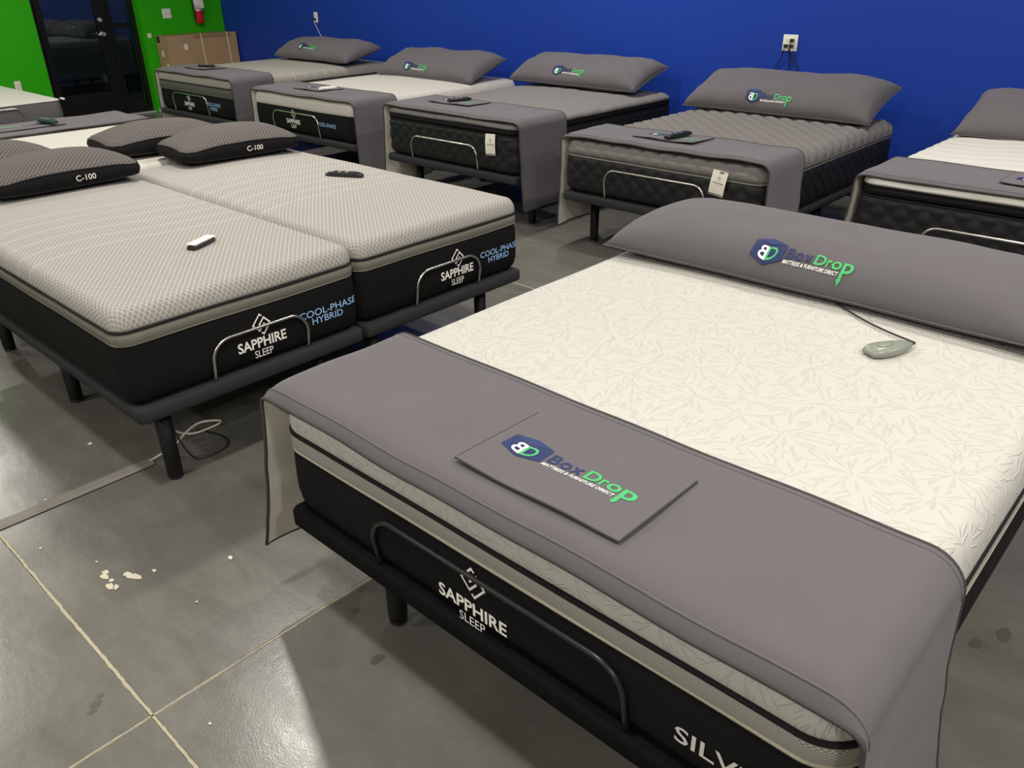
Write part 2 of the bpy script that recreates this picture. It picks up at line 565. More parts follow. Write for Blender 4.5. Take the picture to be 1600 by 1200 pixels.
# ------------------------------------------------------------------ mattress / cushion builder
class Outline:
    """regular grid warped into a rounded rectangle, plus its perimeter with outward normals"""
    def __init__(self, w, l, rc, step):
        hw, hl = w / 2, l / 2
        def axis(h):
            nin = max(2, int(round(2 * (h - rc) / step)))
            nc = max(4, int(round(rc / step * 1.3)))
            a = [-h + rc * i / nc for i in range(nc)]
            b = [-(h - rc) + 2 * (h - rc) * i / nin for i in range(nin)]
            c = [(h - rc) + rc * i / nc for i in range(nc + 1)]
            return a + b + c
        self.xs, self.ys = axis(hw), axis(hl)
        self.hw, self.hl, self.rc = hw, hl, rc
        nx, ny = len(self.xs), len(self.ys)
        self.nx, self.ny = nx, ny
        self.pts = []
        for y in self.ys:
            for x in self.xs:
                self.pts.append(self.warp(x, y))
        idx = [i for i in range(nx)]
        idx += [j * nx + nx - 1 for j in range(1, ny)]
        idx += [(ny - 1) * nx + i for i in range(nx - 2, -1, -1)]
        idx += [j * nx for j in range(ny - 2, 0, -1)]
        self.per = idx
        self.P = [self.pts[i] for i in idx]
        n = len(idx)
        self.N = []
        for i in range(n):
            a, b = self.P[i - 1], self.P[(i + 1) % n]
            d = Vector((b[0] - a[0], b[1] - a[1])).normalized()
            self.N.append((d.y, -d.x))
        s = 0.0
        self.S = []
        for i in range(n):
            self.S.append(s)
            b = self.P[(i + 1) % n]
            s += math.hypot(b[0] - self.P[i][0], b[1] - self.P[i][1])
        self.len = s
    def warp(self, x, y):
        ax, ay = abs(x) - (self.hw - self.rc), abs(y) - (self.hl - self.rc)
        if ax > 0 and ay > 0 and self.rc > 0:
            a, b = ax / self.rc, ay / self.rc
            a2, b2 = a * math.sqrt(1 - b * b / 2), b * math.sqrt(1 - a * a / 2)
            x = math.copysign(self.hw - self.rc + a2 * self.rc, x)
            y = math.copysign(self.hl - self.rc + b2 * self.rc, y)
        return (x, y)

def cap_and_skirt(name, ol, zfun, rings, mat, parent, disp=None, flip=False, cy=0.0):
    """top (or bottom) panel: the warped grid at zfun(x,y) followed by skirt rings [(outset, z)]"""
    V, F, U = [], [], []
    nx, ny = ol.nx, ol.ny
    for (x, y) in ol.pts:
        d = disp(x, y) if disp else 0.0
        V.append((x, y + cy, zfun(x, y) + (d if not flip else -d)))
        U.append((x, y))
    for j in range(ny - 1):
        for i in range(nx - 1):
            q = (j * nx + i, j * nx + i + 1, (j + 1) * nx + i + 1, (j + 1) * nx + i)
            F.append(q if not flip else tuple(reversed(q)))
    n = len(ol.per)
    prev = list(ol.per)
    arc = 0.0
    po, pz = 0.0, None
    for (o, z, k) in rings:
        cur = []
        for i in range(n):
            p, nn = ol.P[i], ol.N[i]
            zb = zfun(p[0], p[1])
            a = arc + math.hypot(o - po, (zb + z) - (zb + (pz or 0.0)))
            u = (p[0] + nn[0] * a, p[1] + nn[1] * a)
            d = (disp(*u) if disp else 0.0) * k
            V.append((p[0] + nn[0] * (o + d * 0.8), p[1] + nn[1] * (o + d * 0.8) + cy, zb + z + d * 0.4))
            U.append(u)
            cur.append(len(V) - 1)
        for i in range(n):
            i2 = (i + 1) % n
            q = (prev[i], cur[i], cur[i2], prev[i2])
            F.append(q if not flip else tuple(reversed(q)))
        arc += math.hypot(o - po, z - (pz or 0.0))
        po, pz = o, z
        prev = cur
    return mesh_obj(name, V, F, mat, parent, True, U)

def wall_band(name, ol, prof, mat, parent, disp=None, bottom=False, cy=0.0):
    """vertical band round the outline; prof = [(outset, z)] from the top down"""
    V, F, U = [], [], []
    n = len(ol.per)
    for (o, z) in prof:
        for i in range(n):
            p, nn = ol.P[i], ol.N[i]
            d = disp(ol.S[i], z) if disp else 0.0
            V.append((p[0] + nn[0] * (o + d), p[1] + nn[1] * (o + d) + cy, z))
            U.append((ol.S[i], z))
    for r in range(len(prof) - 1):
        for i in range(n):
            i2 = (i + 1) % n
            F.append((r * n + i, (r + 1) * n + i, (r + 1) * n + i2, r * n + i2))
    if bottom:
        F.append(tuple((len(prof) - 1) * n + i for i in reversed(range(n))))
    return mesh_obj(name, V, F, mat, parent, True, U)

def piping(name, ol, o, z, r, mat, parent, cy=0.0, zfun=None, wob=0.0):
    pts = []
    for i in range(len(ol.per)):
        p, nn = ol.P[i], ol.N[i]
        zz = z + (wob * noise.noise(Vector((p[0] * 3, p[1] * 3, z * 9))) if wob else 0)
        pts.append((p[0] + nn[0] * o, p[1] + nn[1] * o + cy, zz))
    return tube(name, pts, r, mat, parent, 6, True)

def build_mattress(root, w, l, zb, zt, zs, top_mat, layers, pipes, re=0.055, rc=0.03, step=0.035, crown=0.012, topdisp=None, seed=0, bulge=0.0):
    """zs: height of the seam under the top panel; layers: [(z1, z0, mat, name, disp, rows)] downward"""
    ol = Outline(w - 2 * re, l - 2 * re, rc, step)
    cy = l / 2
    hw, hl = ol.hw, ol.hl
    root['half_width'] = w / 2
    root['corner'] = re + rc
    def zf(x, y):
        c = crown * (1 - (abs(x) / hw) ** 3) * (1 - (abs(y) / hl) ** 4) if abs(x) <= hw and abs(y) <= hl else 0.0
        return zt - crown + c + 0.003 * noise.noise(Vector((x * 2.3 + seed, y * 2.3, seed)))
    b = zt - crown - zs
    rings = []
    nr = 7
    for k in range(1, nr + 1):
        a = PI / 2 * k / nr
        rings.append((re * math.sin(a), -b * 0.80 * (1 - math.cos(a)), 1.0 - 0.35 * k / nr))
    rings.append((re + bulge, -b * 0.92, 0.6))
    rings.append((re - 0.004, -b, 0.0))
    cap_and_skirt('top_panel', ol, zf, rings, top_mat, root, topdisp, cy=cy)
    for k, (z1, z0, mat, name, disp, rows) in enumerate(layers):
        last = k == len(layers) - 1
        prof = []
        for i in range(rows + 1):
            s = i / rows
            z = z1 + (z0 - z1) * s
            o = re + 0.004 * math.sin(PI * s)
            if name == 'roll':
                o = re - 0.010 + 0.018 * math.sin(PI * s) ** 0.6
            elif i == 0: o -= 0.004
            prof.append((o, z))
        if last:
            prof = [(o, z) for o, z in prof if z > z0 + 0.055]
            for i in range(6):
                a = PI / 2 * i / 5
                prof.append((re - 0.05 + 0.05 * math.cos(a), z0 + 0.05 - 0.05 * math.sin(a)))
        def dd(s, z, disp=disp, z0=z0, z1=z1):
            n_ = 0.0022 * noise.noise(Vector((s * 3.1 + seed, z * 9, seed)))
            if disp:
                n_ += disp(s, z) * min(1.0, (z1 - z) / 0.02 + 0.05, max(0.0, (z - z0) / 0.03))
            return n_
        wall_band(name, ol, prof, mat, root, dd, last, cy)
    for (z, r, mat, wob) in pipes:
        piping('piping', ol, re - 0.001, z, r, mat, root, cy, wob=wob)
    return ol

def diamonds(cw, ch, amp):
    def f(s, z):
        return amp * (abs(math.sin(PI * (s / cw + z / ch)) * math.sin(PI * (s / cw - z / ch)))) ** 0.42
    return f

def foot_text(root, v, f, mat, name, off=0.0065):
    """lettering standing on the foot face (local y = 0, facing -y)"""
    hw, rr = root['half_width'], root['corner']
    V = []
    for x, z in v:
        e = min(max(0.0, abs(x) - (hw - rr)), rr * 0.97)
        V.append((x, rr - math.sqrt((rr + off) ** 2 - e * e), z))
    return mesh_obj(name, V, f, mat, root)

def brand_print(root, x0, x1, z0, cap, ex, ez, er, sleep=True):
    foot_text(root, *fit('SAPPHIRE', x0, x1, z0, z0 + cap, 0.022), 'ink_white', 'brand_lettering')
    w = x1 - x0
    c = (x0 + x1) / 2 + 0.0
    foot_text(root, *fit('SLEEP', c - 0.19 * w, c + 0.19 * w, z0 - cap * 0.92, z0 - cap * 0.22), 'ink_white', 'small_lettering')
    foot_text(root, *emblem2d(ex, ez, er), 'ink_white', 'brand_emblem')

def cool_print(root, x0, x1, z0, cap, second=True):
    foot_text(root, *fit('COOL-PHASE', x0, x1, z0, z0 + cap, 0.006), 'ink_sky', 'range_lettering')
    if second:
        foot_text(root, *fit('HYBRID', x0 + 0.2 * (x1 - x0), x0 + 0.74 * (x1 - x0), z0 - cap * 1.15, z0 - cap * 0.2, 0.006), 'ink_sky', 'range_lettering')

def hang_tag(root, x, z, w, h, tilt=0.0):
    e = mesh_obj('hang_tag', [], [], 'paper', root)
    V, F, U = [], [], []
    nx, nz = 4, 8
    def pos(a, b, off=0.0):                      # a across, b downward 0..1
        xx = (a - 0.5) * w
        zz = -b * h
        yy = -0.009 - 0.010 * math.sin(b * 2.2) - 0.004 * (2 * a - 1) ** 2 - off
        c, s = math.cos(tilt), math.sin(tilt)
        return (x + xx * c - zz * s, yy, z + xx * s + zz * c)
    for th in (0.0, 0.0012):
        for j in range(nz + 1):
            for i in range(nx + 1):
                V.append(pos(i / nx, j / nz, 0.0012 - th))
    k = (nx + 1) * (nz + 1)
    for j in range(nz):
        for i in range(nx):
            q = (j * (nx + 1) + i, j * (nx + 1) + i + 1, (j + 1) * (nx + 1) + i + 1, (j + 1) * (nx + 1) + i)
            F.append(tuple(reversed(q)))
            F.append(tuple(a + k for a in q))
    bpy.data.objects.remove(e, do_unlink=True)
    e = mesh_obj('hang_tag', V, F, 'paper', root, True)
    def pr(v2, f2, mat, nm):
        v2, f2 = dice(v2, f2, 0.05)
        mesh_obj(nm, [pos(p[0] + 0.5, p[1], 0.0024) for p in v2], f2, mat, e)
    asp = w / h
    ev, ef = emblem2d(0, 0, 0.12)
    pr([(p[0] * 1.0, 0.30 - p[1] * asp) for p in ev], [tuple(reversed(q)) for q in ef], 'ink_grey', 'tag_emblem')
    tv, tf = fit('SAPPHIRE', -0.36, 0.36, 0.0, 0.055, 0.02)
    pr([(p[0], 0.52 - p[1]) for p in tv], tf, 'ink_grey', 'tag_lettering')
    tv, tf = fit('SLEEP', -0.15, 0.15, 0.0, 0.035)
    pr([(p[0], 0.59 - p[1]) for p in tv], tf, 'ink_pale', 'tag_lettering')
    sv = [(-0.5, 0.93), (0.5, 0.93), (0.5, 0.975), (-0.5, 0.975)]
    pr(sv, [(0, 1, 2, 3)], 'ink_grey', 'tag_stripe')

# ------------------------------------------------------------------ adjustable base
DECK_T, DECK_B = 0.390, 0.336
def bed_base(label, loc, rz, w, l, mat='deck_charcoal', bar=None, barmat='steel', leg_in=0.15, leg_y=(0.15, 1.0, 1.85), group='adjustable bed bases', rc=0.012):
    t = thing('adjustable_bed_base', label, 'bed base', loc, rz, group)
    ol = Outline(w - 0.03, l - 0.03, rc, 0.12)
    cy = l / 2 - 0.018
    V = []
    prof = [(0.004, DECK_T), (0.011, DECK_T - 0.002), (0.015, DECK_T - 0.008), (0.015, DECK_B + 0.008), (0.011, DECK_B + 0.002), (-0.02, DECK_B)]
    o = wall_band('deck', ol, prof, mat, t, None, True, cy)
    n = len(ol.per)
    bm = bmesh.new(); bm.from_mesh(o.data); bm.verts.ensure_lookup_table()
    bm.faces.new([bm.verts[i] for i in range(n)])
    bm.to_mesh(o.data); bm.free()
    # actuator rails under the deck
    for s in (-1, 1):
        box('under_rail', s * (w / 2 - 0.20) - 0.02, s * (w / 2 - 0.20) + 0.02, 0.30, l - 0.25, DECK_B - 0.04, DECK_B, 'leg_black', t, 0.004, 1)
    leg = None
    for ly in leg_y:
        for s in (-1, 1):
            x = s * (w / 2 - leg_in)
            if leg is None:
                leg = lathe('leg', [(0.0270, 0.012), (0.0285, 0.03), (0.0300, DECK_B)], 'leg_black', t, 20, loc=(x, ly, 0))
                ft = lathe('glide', [(0.024, 0.0), (0.027, 0.004), (0.027, 0.014)], 'black_plastic', leg, 20)
            else:
                g = share(leg, 'leg', t, (x, ly, 0))
                share(ft, 'glide', g)
    if bar:
        x0, x1, ztop = bar
        r = 0.075
        pts = [(x0, 0.012, DECK_T - 0.004), (x0, 0.0, DECK_T + 0.01), (x0, -0.012, ztop - r)]
        for k in range(1, 9):
            a = PI / 2 * k / 8
            pts.append((x0 + r * (1 - math.cos(a)), -0.012, ztop - r + r * math.sin(a)))
        for k in range(8):
            a = PI / 2 * (1 - k / 8)
            pts.append((x1 - r * (1 - math.cos(a)), -0.012, ztop - r + r * math.sin(a)))
        pts += [(x1, -0.012, ztop - r), (x1, 0.0, DECK_T + 0.01), (x1, 0.012, DECK_T - 0.004)]
        tube('mattress_retainer_bar', pts, 0.0062, barmat, t, 10)
    return t

# ------------------------------------------------------------------ foot throw
def foot_throw(label, loc, rz, w, zt, y0, y1, zl, zr, fl=0.03, fr=0.02, flap=None, group='grey foot throws', seed=0, dip=0.020, r=0.06, gap=0.014, wave=0.006, flap_lift=0.004):
    """cloth across the foot end: up the left side, over the top, down the right side"""
    t = thing('foot_throw', label, 'bed throw', loc, rz, group)
    hw = w / 2 + gap
    path = []                                   # (x, z, side weight)
    nh = 10
    for k in range(nh):
        s = k / nh
        z = zl + (zt - r - zl) * s
        path.append((-hw - fl * (1 - s) ** 1.6, z, -(1 - s)))
    for k in range(9):
        a = PI / 2 * k / 8
        path.append((-hw + r * (1 - math.cos(a)), zt - r + r * math.sin(a), 0))
    nt = 26
    for k in range(1, nt):
        s = k / nt
        path.append((-hw + r + (2 * hw - 2 * r) * s, zt, 0))
    for k in range(9):
        a = PI / 2 * (1 - k / 8)
        path.append((hw - r * (1 - math.cos(a)), zt - r + r * math.sin(a), 0))
    for k in range(1, nh + 1):
        s = 1 - k / nh
        z = zr + (zt - r - zr) * s
        path.append((hw + fr * (1 - s) ** 1.6, z, (1 - s)))
    ny = 22
    rows = []
    arc = [0.0]
    for i in range(1, len(path)):
        arc.append(arc[-1] + math.hypot(path[i][0] - path[i - 1][0], path[i][1] - path[i - 1][1]))
    def surf(i, s, off):
        x, z, sd = path[i]
        a = path[max(i - 1, 0)]; b = path[min(i + 1, len(path) - 1)]
        tx, tz = b[0] - a[0], b[1] - a[1]
        ln = math.hypot(tx, tz)
        nx_, nz_ = -tz / ln, tx / ln             # outward normal of the cross-section
        y = y0 + (y1 - y0) * s
        ed = max(0.0, 1 - (y - y0) / 0.07)
        top = abs(nz_) ** 2 if nz_ > 0 else 0.0
        dz = -dip * (1 - math.sqrt(max(0.0, 1 - ed * ed))) * top
        wv = wave * noise.noise(Vector((arc[i] * 4.2 + seed, y * 5.5, seed))) + abs(sd) * 0.012 * math.sin(y * 13 + seed)
        wv += 0.004 * top
        wv += 0.0045 * (math.exp(-((abs(sd) - 0.42) / 0.05) ** 2) + 0.8 * math.exp(-((abs(sd) - 0.78) / 0.05) ** 2)) if sd else 0.0
        dz += 0.011 * top * max(0.0, 1 - (y - y0) / 0.14) * (noise.noise(Vector((x * 3.3 + seed * 1.7, 0.4, seed))) - 0.1)
        sh = -0.010 * abs(sd) if s < 0.5 else 0.010 * abs(sd)
        return Vector((x + nx_ * (off + wv), y + sh * 0.5, z + dz + nz_ * (off + wv)))
    def sheet(nm, off, mat, flip):
        V, F, U = [], [], []
        for j in range(ny + 1):
            s = (j / ny) ** 1.25
            for i in range(len(path)):
                V.append(surf(i, s, off))
                U.append((arc[i], y0 + (y1 - y0) * s))
        n = len(path)
        for j in range(ny):
            for i in range(n - 1):
                q = (j * n + i, j * n + i + 1, (j + 1) * n + i + 1, (j + 1) * n + i)
                F.append(tuple(reversed(q)) if flip else q)
        return mesh_obj(nm, V, F, mat, t, True, U)
    sheet('cloth', 0.004, 'throw_grey', False)
    sheet('lining', 0.0, 'throw_lining', True)
    n = len(path)
    edge = [surf(i, 0.0, 0.002) for i in range(n)]
    edge += [surf(n - 1, (j / ny) ** 1.25, 0.002) for j in range(1, ny + 1)]
    edge += [surf(i, 1.0, 0.002) for i in range(n - 2, -1, -1)]
    edge += [surf(0, (j / ny) ** 1.25, 0.002) for j in range(ny - 1, 0, -1)]
    tube('binding', edge, 0.0048, 'binding_dark', t, 6, True)
    for sv in (0.035, 0.965):
        tube('hem_roll', [surf(i, sv, 0.0035) for i in range(nh, n - nh)], 0.0028, 'throw_grey', t, 6)
    if flap:
        fx0, fx1, fy0, fy1 = flap[:4]
        zf = zt + 0.012
        fo = thing_part('flap', t)
        V, F, U = [], [], []
        na, nb = 14, 10
        def fp(a, b, off):
            x = fx0 + (fx1 - fx0) * a
            y = fy0 + (fy1 - fy0) * b
            lift = flap_lift * (1 - b) + 0.010 * max(0, a - 0.6) * (1 - b) + 0.0025 * math.sin(a * 9 + seed) * (1 - b)
            return Vector((x, y, zf + lift + off))
        m = (na + 1) * (nb + 1)
        for off in (0.003, 0.0):
            for j in range(nb + 1):
                for i in range(na + 1):
                    V.append(fp(i / na, j / nb, off)); U.append((i / na * (fx1 - fx0), j / nb * (fy1 - fy0)))
        for j in range(nb):
            for i in range(na):
                q = (j * (na + 1) + i, j * (na + 1) + i + 1, (j + 1) * (na + 1) + i + 1, (j + 1) * (na + 1) + i)
                F.append(q); F.append(tuple(a + m for a in reversed(q)))
        ring = [i for i in range(na + 1)] + [j * (na + 1) + na for j in range(1, nb + 1)] + [nb * (na + 1) + i for i in range(na - 1, -1, -1)] + [j * (na + 1) for j in range(nb - 1, 0, -1)]
        for k in range(len(ring)):
            a, b = ring[k], ring[(k + 1) % len(ring)]
            F.append((a, a + m, b + m, b))
        fo = mesh_obj('flap', V, F, 'throw_grey', t, False, U)
        hem = [fp(0, 1 - k / 10, 0.0012) for k in range(11)] + [fp(k / 14, 0, 0.0012) for k in range(1, 15)] + [fp(1, k / 10, 0.0012) for k in range(1, 11)]
        tube('hem', hem, 0.0026, 'binding_dark', fo, 6)
        lx, ly = (fx0 + fx1) / 2 + flap[4], (fy0 + fy1) / 2 + flap[5]
        for nm, mat, v2, f2, ex in LOGO:
            V = []
            for (a, b) in v2:
                px, py = lx + a * LOGO_U, ly + b * LOGO_U
                V.append(fp((px - fx0) / (fx1 - fx0), (py - fy0) / (fy1 - fy0), 0.0042 + ex * 0.002))
            mesh_obj(nm, V, f2, mat, fo)
    return t

def thing_part(*a):
    return None

# ------------------------------------------------------------------ pillows
def long_pillow(label, loc, rx, rz, L, D, T, logo_at, group='long grey show pillows', seed=0, mat='pillow_grey', ear=0.03, sag=0.42, wr=1.7):
    """soft envelope pillow with pulled-out corners; local x along its length, y depth, z thickness"""
    t = thing('bolster_pillow', label, 'pillow', loc, rz, group, rx=rx)
    nu, nv = 64, 26
    def xy(u, v):
        x = L / 2 * u * (1 - ear * (1 - v * v))
        y = D / 2 * v * (1 - ear * 1.1 * (1 - abs(u) ** 6)) + 0.010 * noise.noise(Vector((u * 2.2 + seed, v * 0.6, seed)))
        return x, y
    def thick(u, v):
        a = max(0.0, 1 - abs(u) ** 7.0)
        b = max(0.0, 1 - abs(v) ** 2.8)
        th = (a ** 0.48) * (b ** 0.52)
        e = abs(u) ** 3
        w_ = 0.030 * wr * e * noise.noise(Vector((u * 7 + seed, v * 3.3, 1.3 * seed))) + 0.045 * wr * noise.noise(Vector((u * 2.4 + seed, v * 1.6, 5.0))) \
            + 0.05 * wr * (1 - abs(noise.noise(Vector((u * 3.5 + v * 1.3 + seed * 2, v * 2.2 - u, 3.0)))) * 2.2) * (0.3 + e) * 0.5
        return T / 2 * max(0.0, th * (1 + w_ * 2.2))
    V, F, U = [], [], []
    for side in (1, -1):
        for j in range(nv + 1):
            for i in range(nu + 1):
                u = -1 + 2 * i / nu
                v = -1 + 2 * j / nv
                u = math.copysign(abs(u) ** 0.85, u); v = math.copysign(abs(v) ** 0.8, v)
                x, y = xy(u, v)
                V.append((x, y, thick(u, v) * (1 if side > 0 else -sag)))
                U.append((x, y))
    m = (nu + 1) * (nv + 1)
    for j in range(nv):
        for i in range(nu):
            q = (j * (nu + 1) + i, j * (nu + 1) + i + 1, (j + 1) * (nu + 1) + i + 1, (j + 1) * (nu + 1) + i)
            F.append(q); F.append(tuple(a + m for a in reversed(q)))
    body = mesh_obj('cover', V, F, mat, t, True, U)
    bm = bmesh.new(); bm.from_mesh(body.data)
    bmesh.ops.remove_doubles(bm, verts=bm.verts, dist=0.0004)
    bm.to_mesh(body.data); bm.free()
    body.data.polygons.foreach_set('use_smooth', [True] * len(body.data.polygons))
    seam = []
    for k in range(nu + 1): u = -1 + 2 * k / nu; seam.append((*xy(u, -1), 0))
    for k in range(1, nv + 1): v = -1 + 2 * k / nv; seam.append((*xy(1, v), 0))
    for k in range(1, nu + 1): u = 1 - 2 * k / nu; seam.append((*xy(u, 1), 0))
    for k in range(1, nv): v = 1 - 2 * k / nv; seam.append((*xy(-1, v), 0))
    tube('seam', seam, 0.0028, mat, t, 6, True)
    if logo_at:
        lx, ly, k = logo_at
        for nm, m_, v2, f2, ex in LOGO:
            v3, f3 = dice([(a * LOGO_U * k, b * LOGO_U * k) for a, b in v2], f2, 0.009)
            VV = []
            for a, b in v3:
                px, py = lx + a, ly + b
                u, v = px / (L / 2), py / (D / 2)
                for _ in range(4):
                    x, y = xy(u, v)
                    u += (px - x) / (L / 2); v += (py - y) / (D / 2)
                z = thick(u, v)
                e = 0.01
                gx = (thick(u + e, v) - thick(u - e, v)) / (2 * e * L / 2)
                gy = (thick(u, v + e) - thick(u, v - e)) / (2 * e * D / 2)
                nrm = Vector((-gx, -gy, 1)).normalized() * (0.0048 + ex * 0.0016)
                VV.append(Vector((px, py, z)) + nrm)
            mesh_obj(nm, VV, f3, m_, body)
    return t

def gusset_pillow(label, loc, rz, w=0.70, d=0.43, h=0.052, dome=0.085, text='C-100', tx=0.5, rx=0.0, ry=0.0, seed=0, group='knitted pillows with black gussets'):
    """foam pillow: domed knit panels and a black gusset; local front is -y"""
    t = thing('gusset_pillow', label, 'pillow', loc, rz, group, rx=rx, ry=ry)
    re = 0.035
    ol = Outline(w - 2 * re, d - 2 * re, 0.035, 0.022)
    hw, hl = ol.hw, ol.hl
    def dm(x, y):
        a = max(0.0, 1 - (abs(x) / (hw + re)) ** 2.6); b = max(0.0, 1 - (abs(y) / (hl + re)) ** 2.4)
        return (a ** 0.75) * (b ** 0.8)
    zt, zb = 0.038 + h, 0.038
    rings_t = [(re * 0.35, 0.0, 1), (re * 0.7, -0.002, 1), (re, -0.006, 0)]
    f_top = lambda x, y: zt + dome * dm(x, y) + 0.004 * noise.noise(Vector((x * 6 + seed, y * 6, seed)))
    # panels meet the gusset edge, so the skirt drops to the rim height
    V = cap_and_skirt('top_panel', ol, f_top, [(re * s, -(s ** 1.5) * (0.022), 1) for s in (0.25, 0.5, 0.75, 1.0)], 'pillow_mesh', t)
    f_bot = lambda x, y: zb - 0.034 * dm(x, y) ** 0.6
    cap_and_skirt('bottom_panel', ol, f_bot, [(re * s, (s ** 1.5) * 0.012, 1) for s in (0.25, 0.5, 0.75, 1.0)], 'pillow_mesh', t, flip=True)
    # gusset follows both rims
    n = len(ol.per)
    VV, F, U = [], [], []
    rows = 6
    for k in range(rows + 1):
        s = k / rows
        for i in range(n):
            p, nn = ol.P[i], ol.N[i]
            z1 = f_top(*p) - 0.022
            z0 = f_bot(*p) + 0.012
            o = re + 0.010 * math.sin(PI * s)
            VV.append((p[0] + nn[0] * o, p[1] + nn[1] * o, z1 + (z0 - z1) * s)); U.append((ol.S[i], s * h))
    for k in range(rows):
        for i in range(n):
            i2 = (i + 1) % n
            F.append((k * n + i, (k + 1) * n + i, (k + 1) * n + i2, k * n + i2))
    g = mesh_obj('gusset', VV, F, 'gusset_black', t, True, U)
    for (ff, dz) in ((f_top, -0.022), (f_bot, 0.012)):
        tube('piping', [(p[0] + nn[0] * re, p[1] + nn[1] * re, ff(*p) + dz) for p, nn in zip(ol.P, ol.N)], 0.0035, 'piping_black', t, 6, True)
    if text:
        z1 = f_top(0, -hl) - 0.022; z0 = f_bot(0, -hl) + 0.012
        zm = (z0 + z1) / 2
        v, f = fit(text, -0.048, 0.048, zm - 0.014, zm + 0.014, 0.012)
        mesh_obj('lettering', [(x + (tx - 0.5) * w, -(hl + re + 0.013), z) for x, z in v], f, 'ink_white', g)
    return t

# ------------------------------------------------------------------ remotes and cords
def remote(label, loc, rz, body='black_plastic', top=None, l=0.165, w=0.045, h=0.018, rx=0.0, group='remote controls', buttons=6):
    t = thing('remote_control', label, 'remote', loc, rz, group, rx=rx)
    bm = bmesh.new()
    n = 12
    rings = []
    for k in range(n + 1):
        s = k / n
        x = -l / 2 + l * s
        ww = w / 2 * (1 - 0.25 * abs(2 * s - 1) ** 5) * (0.86 + 0.14 * math.cos((s - 0.35) * 3))
        hh = h * (1 - 0.35 * abs(2 * s - 1) ** 6)
        sec = [(-ww, 0.25 * hh), (-ww * 0.85, 0), (ww * 0.85, 0), (ww, 0.25 * hh), (ww, 0.72 * hh), (ww * 0.8, hh), (-ww * 0.8, hh), (-ww, 0.72 * hh)]
        rings.append([bm.verts.new((x, a, b)) for a, b in sec])
    for k in range(n):
        for i in range(8):
            j = (i + 1) % 8
            bm.faces.new((rings[k][i], rings[k + 1][i], rings[k + 1][j], rings[k][j]))
    bm.faces.new(rings[0]); bm.faces.new(list(reversed(rings[-1])))
    bm_obj('shell', bm, body, t)
    if top:
        box('face_plate', -l / 2 * 0.95, l / 2 * 0.95, -w / 2 * 0.86, w / 2 * 0.86, h * 0.90, h + 0.0035, top, t, 0.002)
    bmat = 'ink_pale' if not top else 'paper'
    zt = h + (0.0035 if top else 0.0)
    proto = None
    for k in range(buttons):
        bx = -l * 0.33 + (k // 2) * l * 0.2
        by = (-1 if k % 2 else 1) * w * 0.17
        if proto is None:
            proto = box('button', -0.006, 0.006, -0.004, 0.004, 0, 0.0014, bmat, t, 0.0006, 1)
            proto.location = (bx, by, zt - 0.0004)
        else:
            share(proto, 'button', t, (bx, by, zt - 0.0004))
    return t

# =================================================================== THE ROOM
XW, YB, XR, YF = -11.33, 6.36, 7.2, -4.6           # green wall, blue wall, right wall, wall behind the camera
XD = -11.50                                        # plane of the recessed door
floor = struct(box('floor', XD - 0.1, XR + 0.1, YF - 0.1, YB + 0.1, -0.12, -0.004, 'joint_sand'))
tag(floor, 'sawn concrete floor with sandy control joints', 'floor')
jx = [-1.685 + 2.97 * k for k in range(-4, 4)]
jy = [0.434 + 2.97 * k for k in range(-2, 3)]
xs = [XD - 0.1] + [v for v in jx if XD < v < XR] + [XR + 0.1]
ys = [YF - 0.1] + [v for v in jy if YF < v < YB] + [YB + 0.1]
G = 0.0030
for i in range(len(xs) - 1):
    for j in range(len(ys) - 1):
        bm = bmesh.new()
        add_box(bm, xs[i] + G, xs[i + 1] - G, ys[j] + G, ys[j + 1] - G, -0.05, 0.0, 0.0025, 1)
        bm_obj('concrete_slab', bm, 'concrete', floor)
# crumbly pale filler standing in the saw cuts
def filler(pts_fn, a0, a1, w, seed):
    V, F = [], []
    n = int((a1 - a0) / 0.014)
    for i in range(n + 1):
        a = a0 + (a1 - a0) * i / n
        h1 = w * (0.55 + 0.9 * abs(noise.noise(Vector((a * 41, seed, 0.3)))) + 0.5 * noise.noise(Vector((a * 3.1, seed, 7))))
        h2 = w * (0.55 + 0.9 * abs(noise.noise(Vector((a * 37, seed, 5.3)))) + 0.5 * noise.noise(Vector((a * 2.7, seed, 3))))
        V += [pts_fn(a, h1), pts_fn(a, -h2)]
    F = [(2 * i, 2 * i + 1, 2 * i + 3, 2 * i + 2) for i in range(n)]
    mesh_obj('joint_filler', V, F, 'joint_sand', floor)
for k, yy in enumerate(ys[1:-1]): filler(lambda a, h, yy=yy: (a, yy + h, 0.0007), xs[0], xs[-1], 0.0050, 1.7 * k)
for k, xx in enumerate(xs[1:-1]): filler(lambda a, h, xx=xx: (xx + h, a, 0.0007), ys[0], ys[-1], 0.0030, 31 + 1.3 * k)
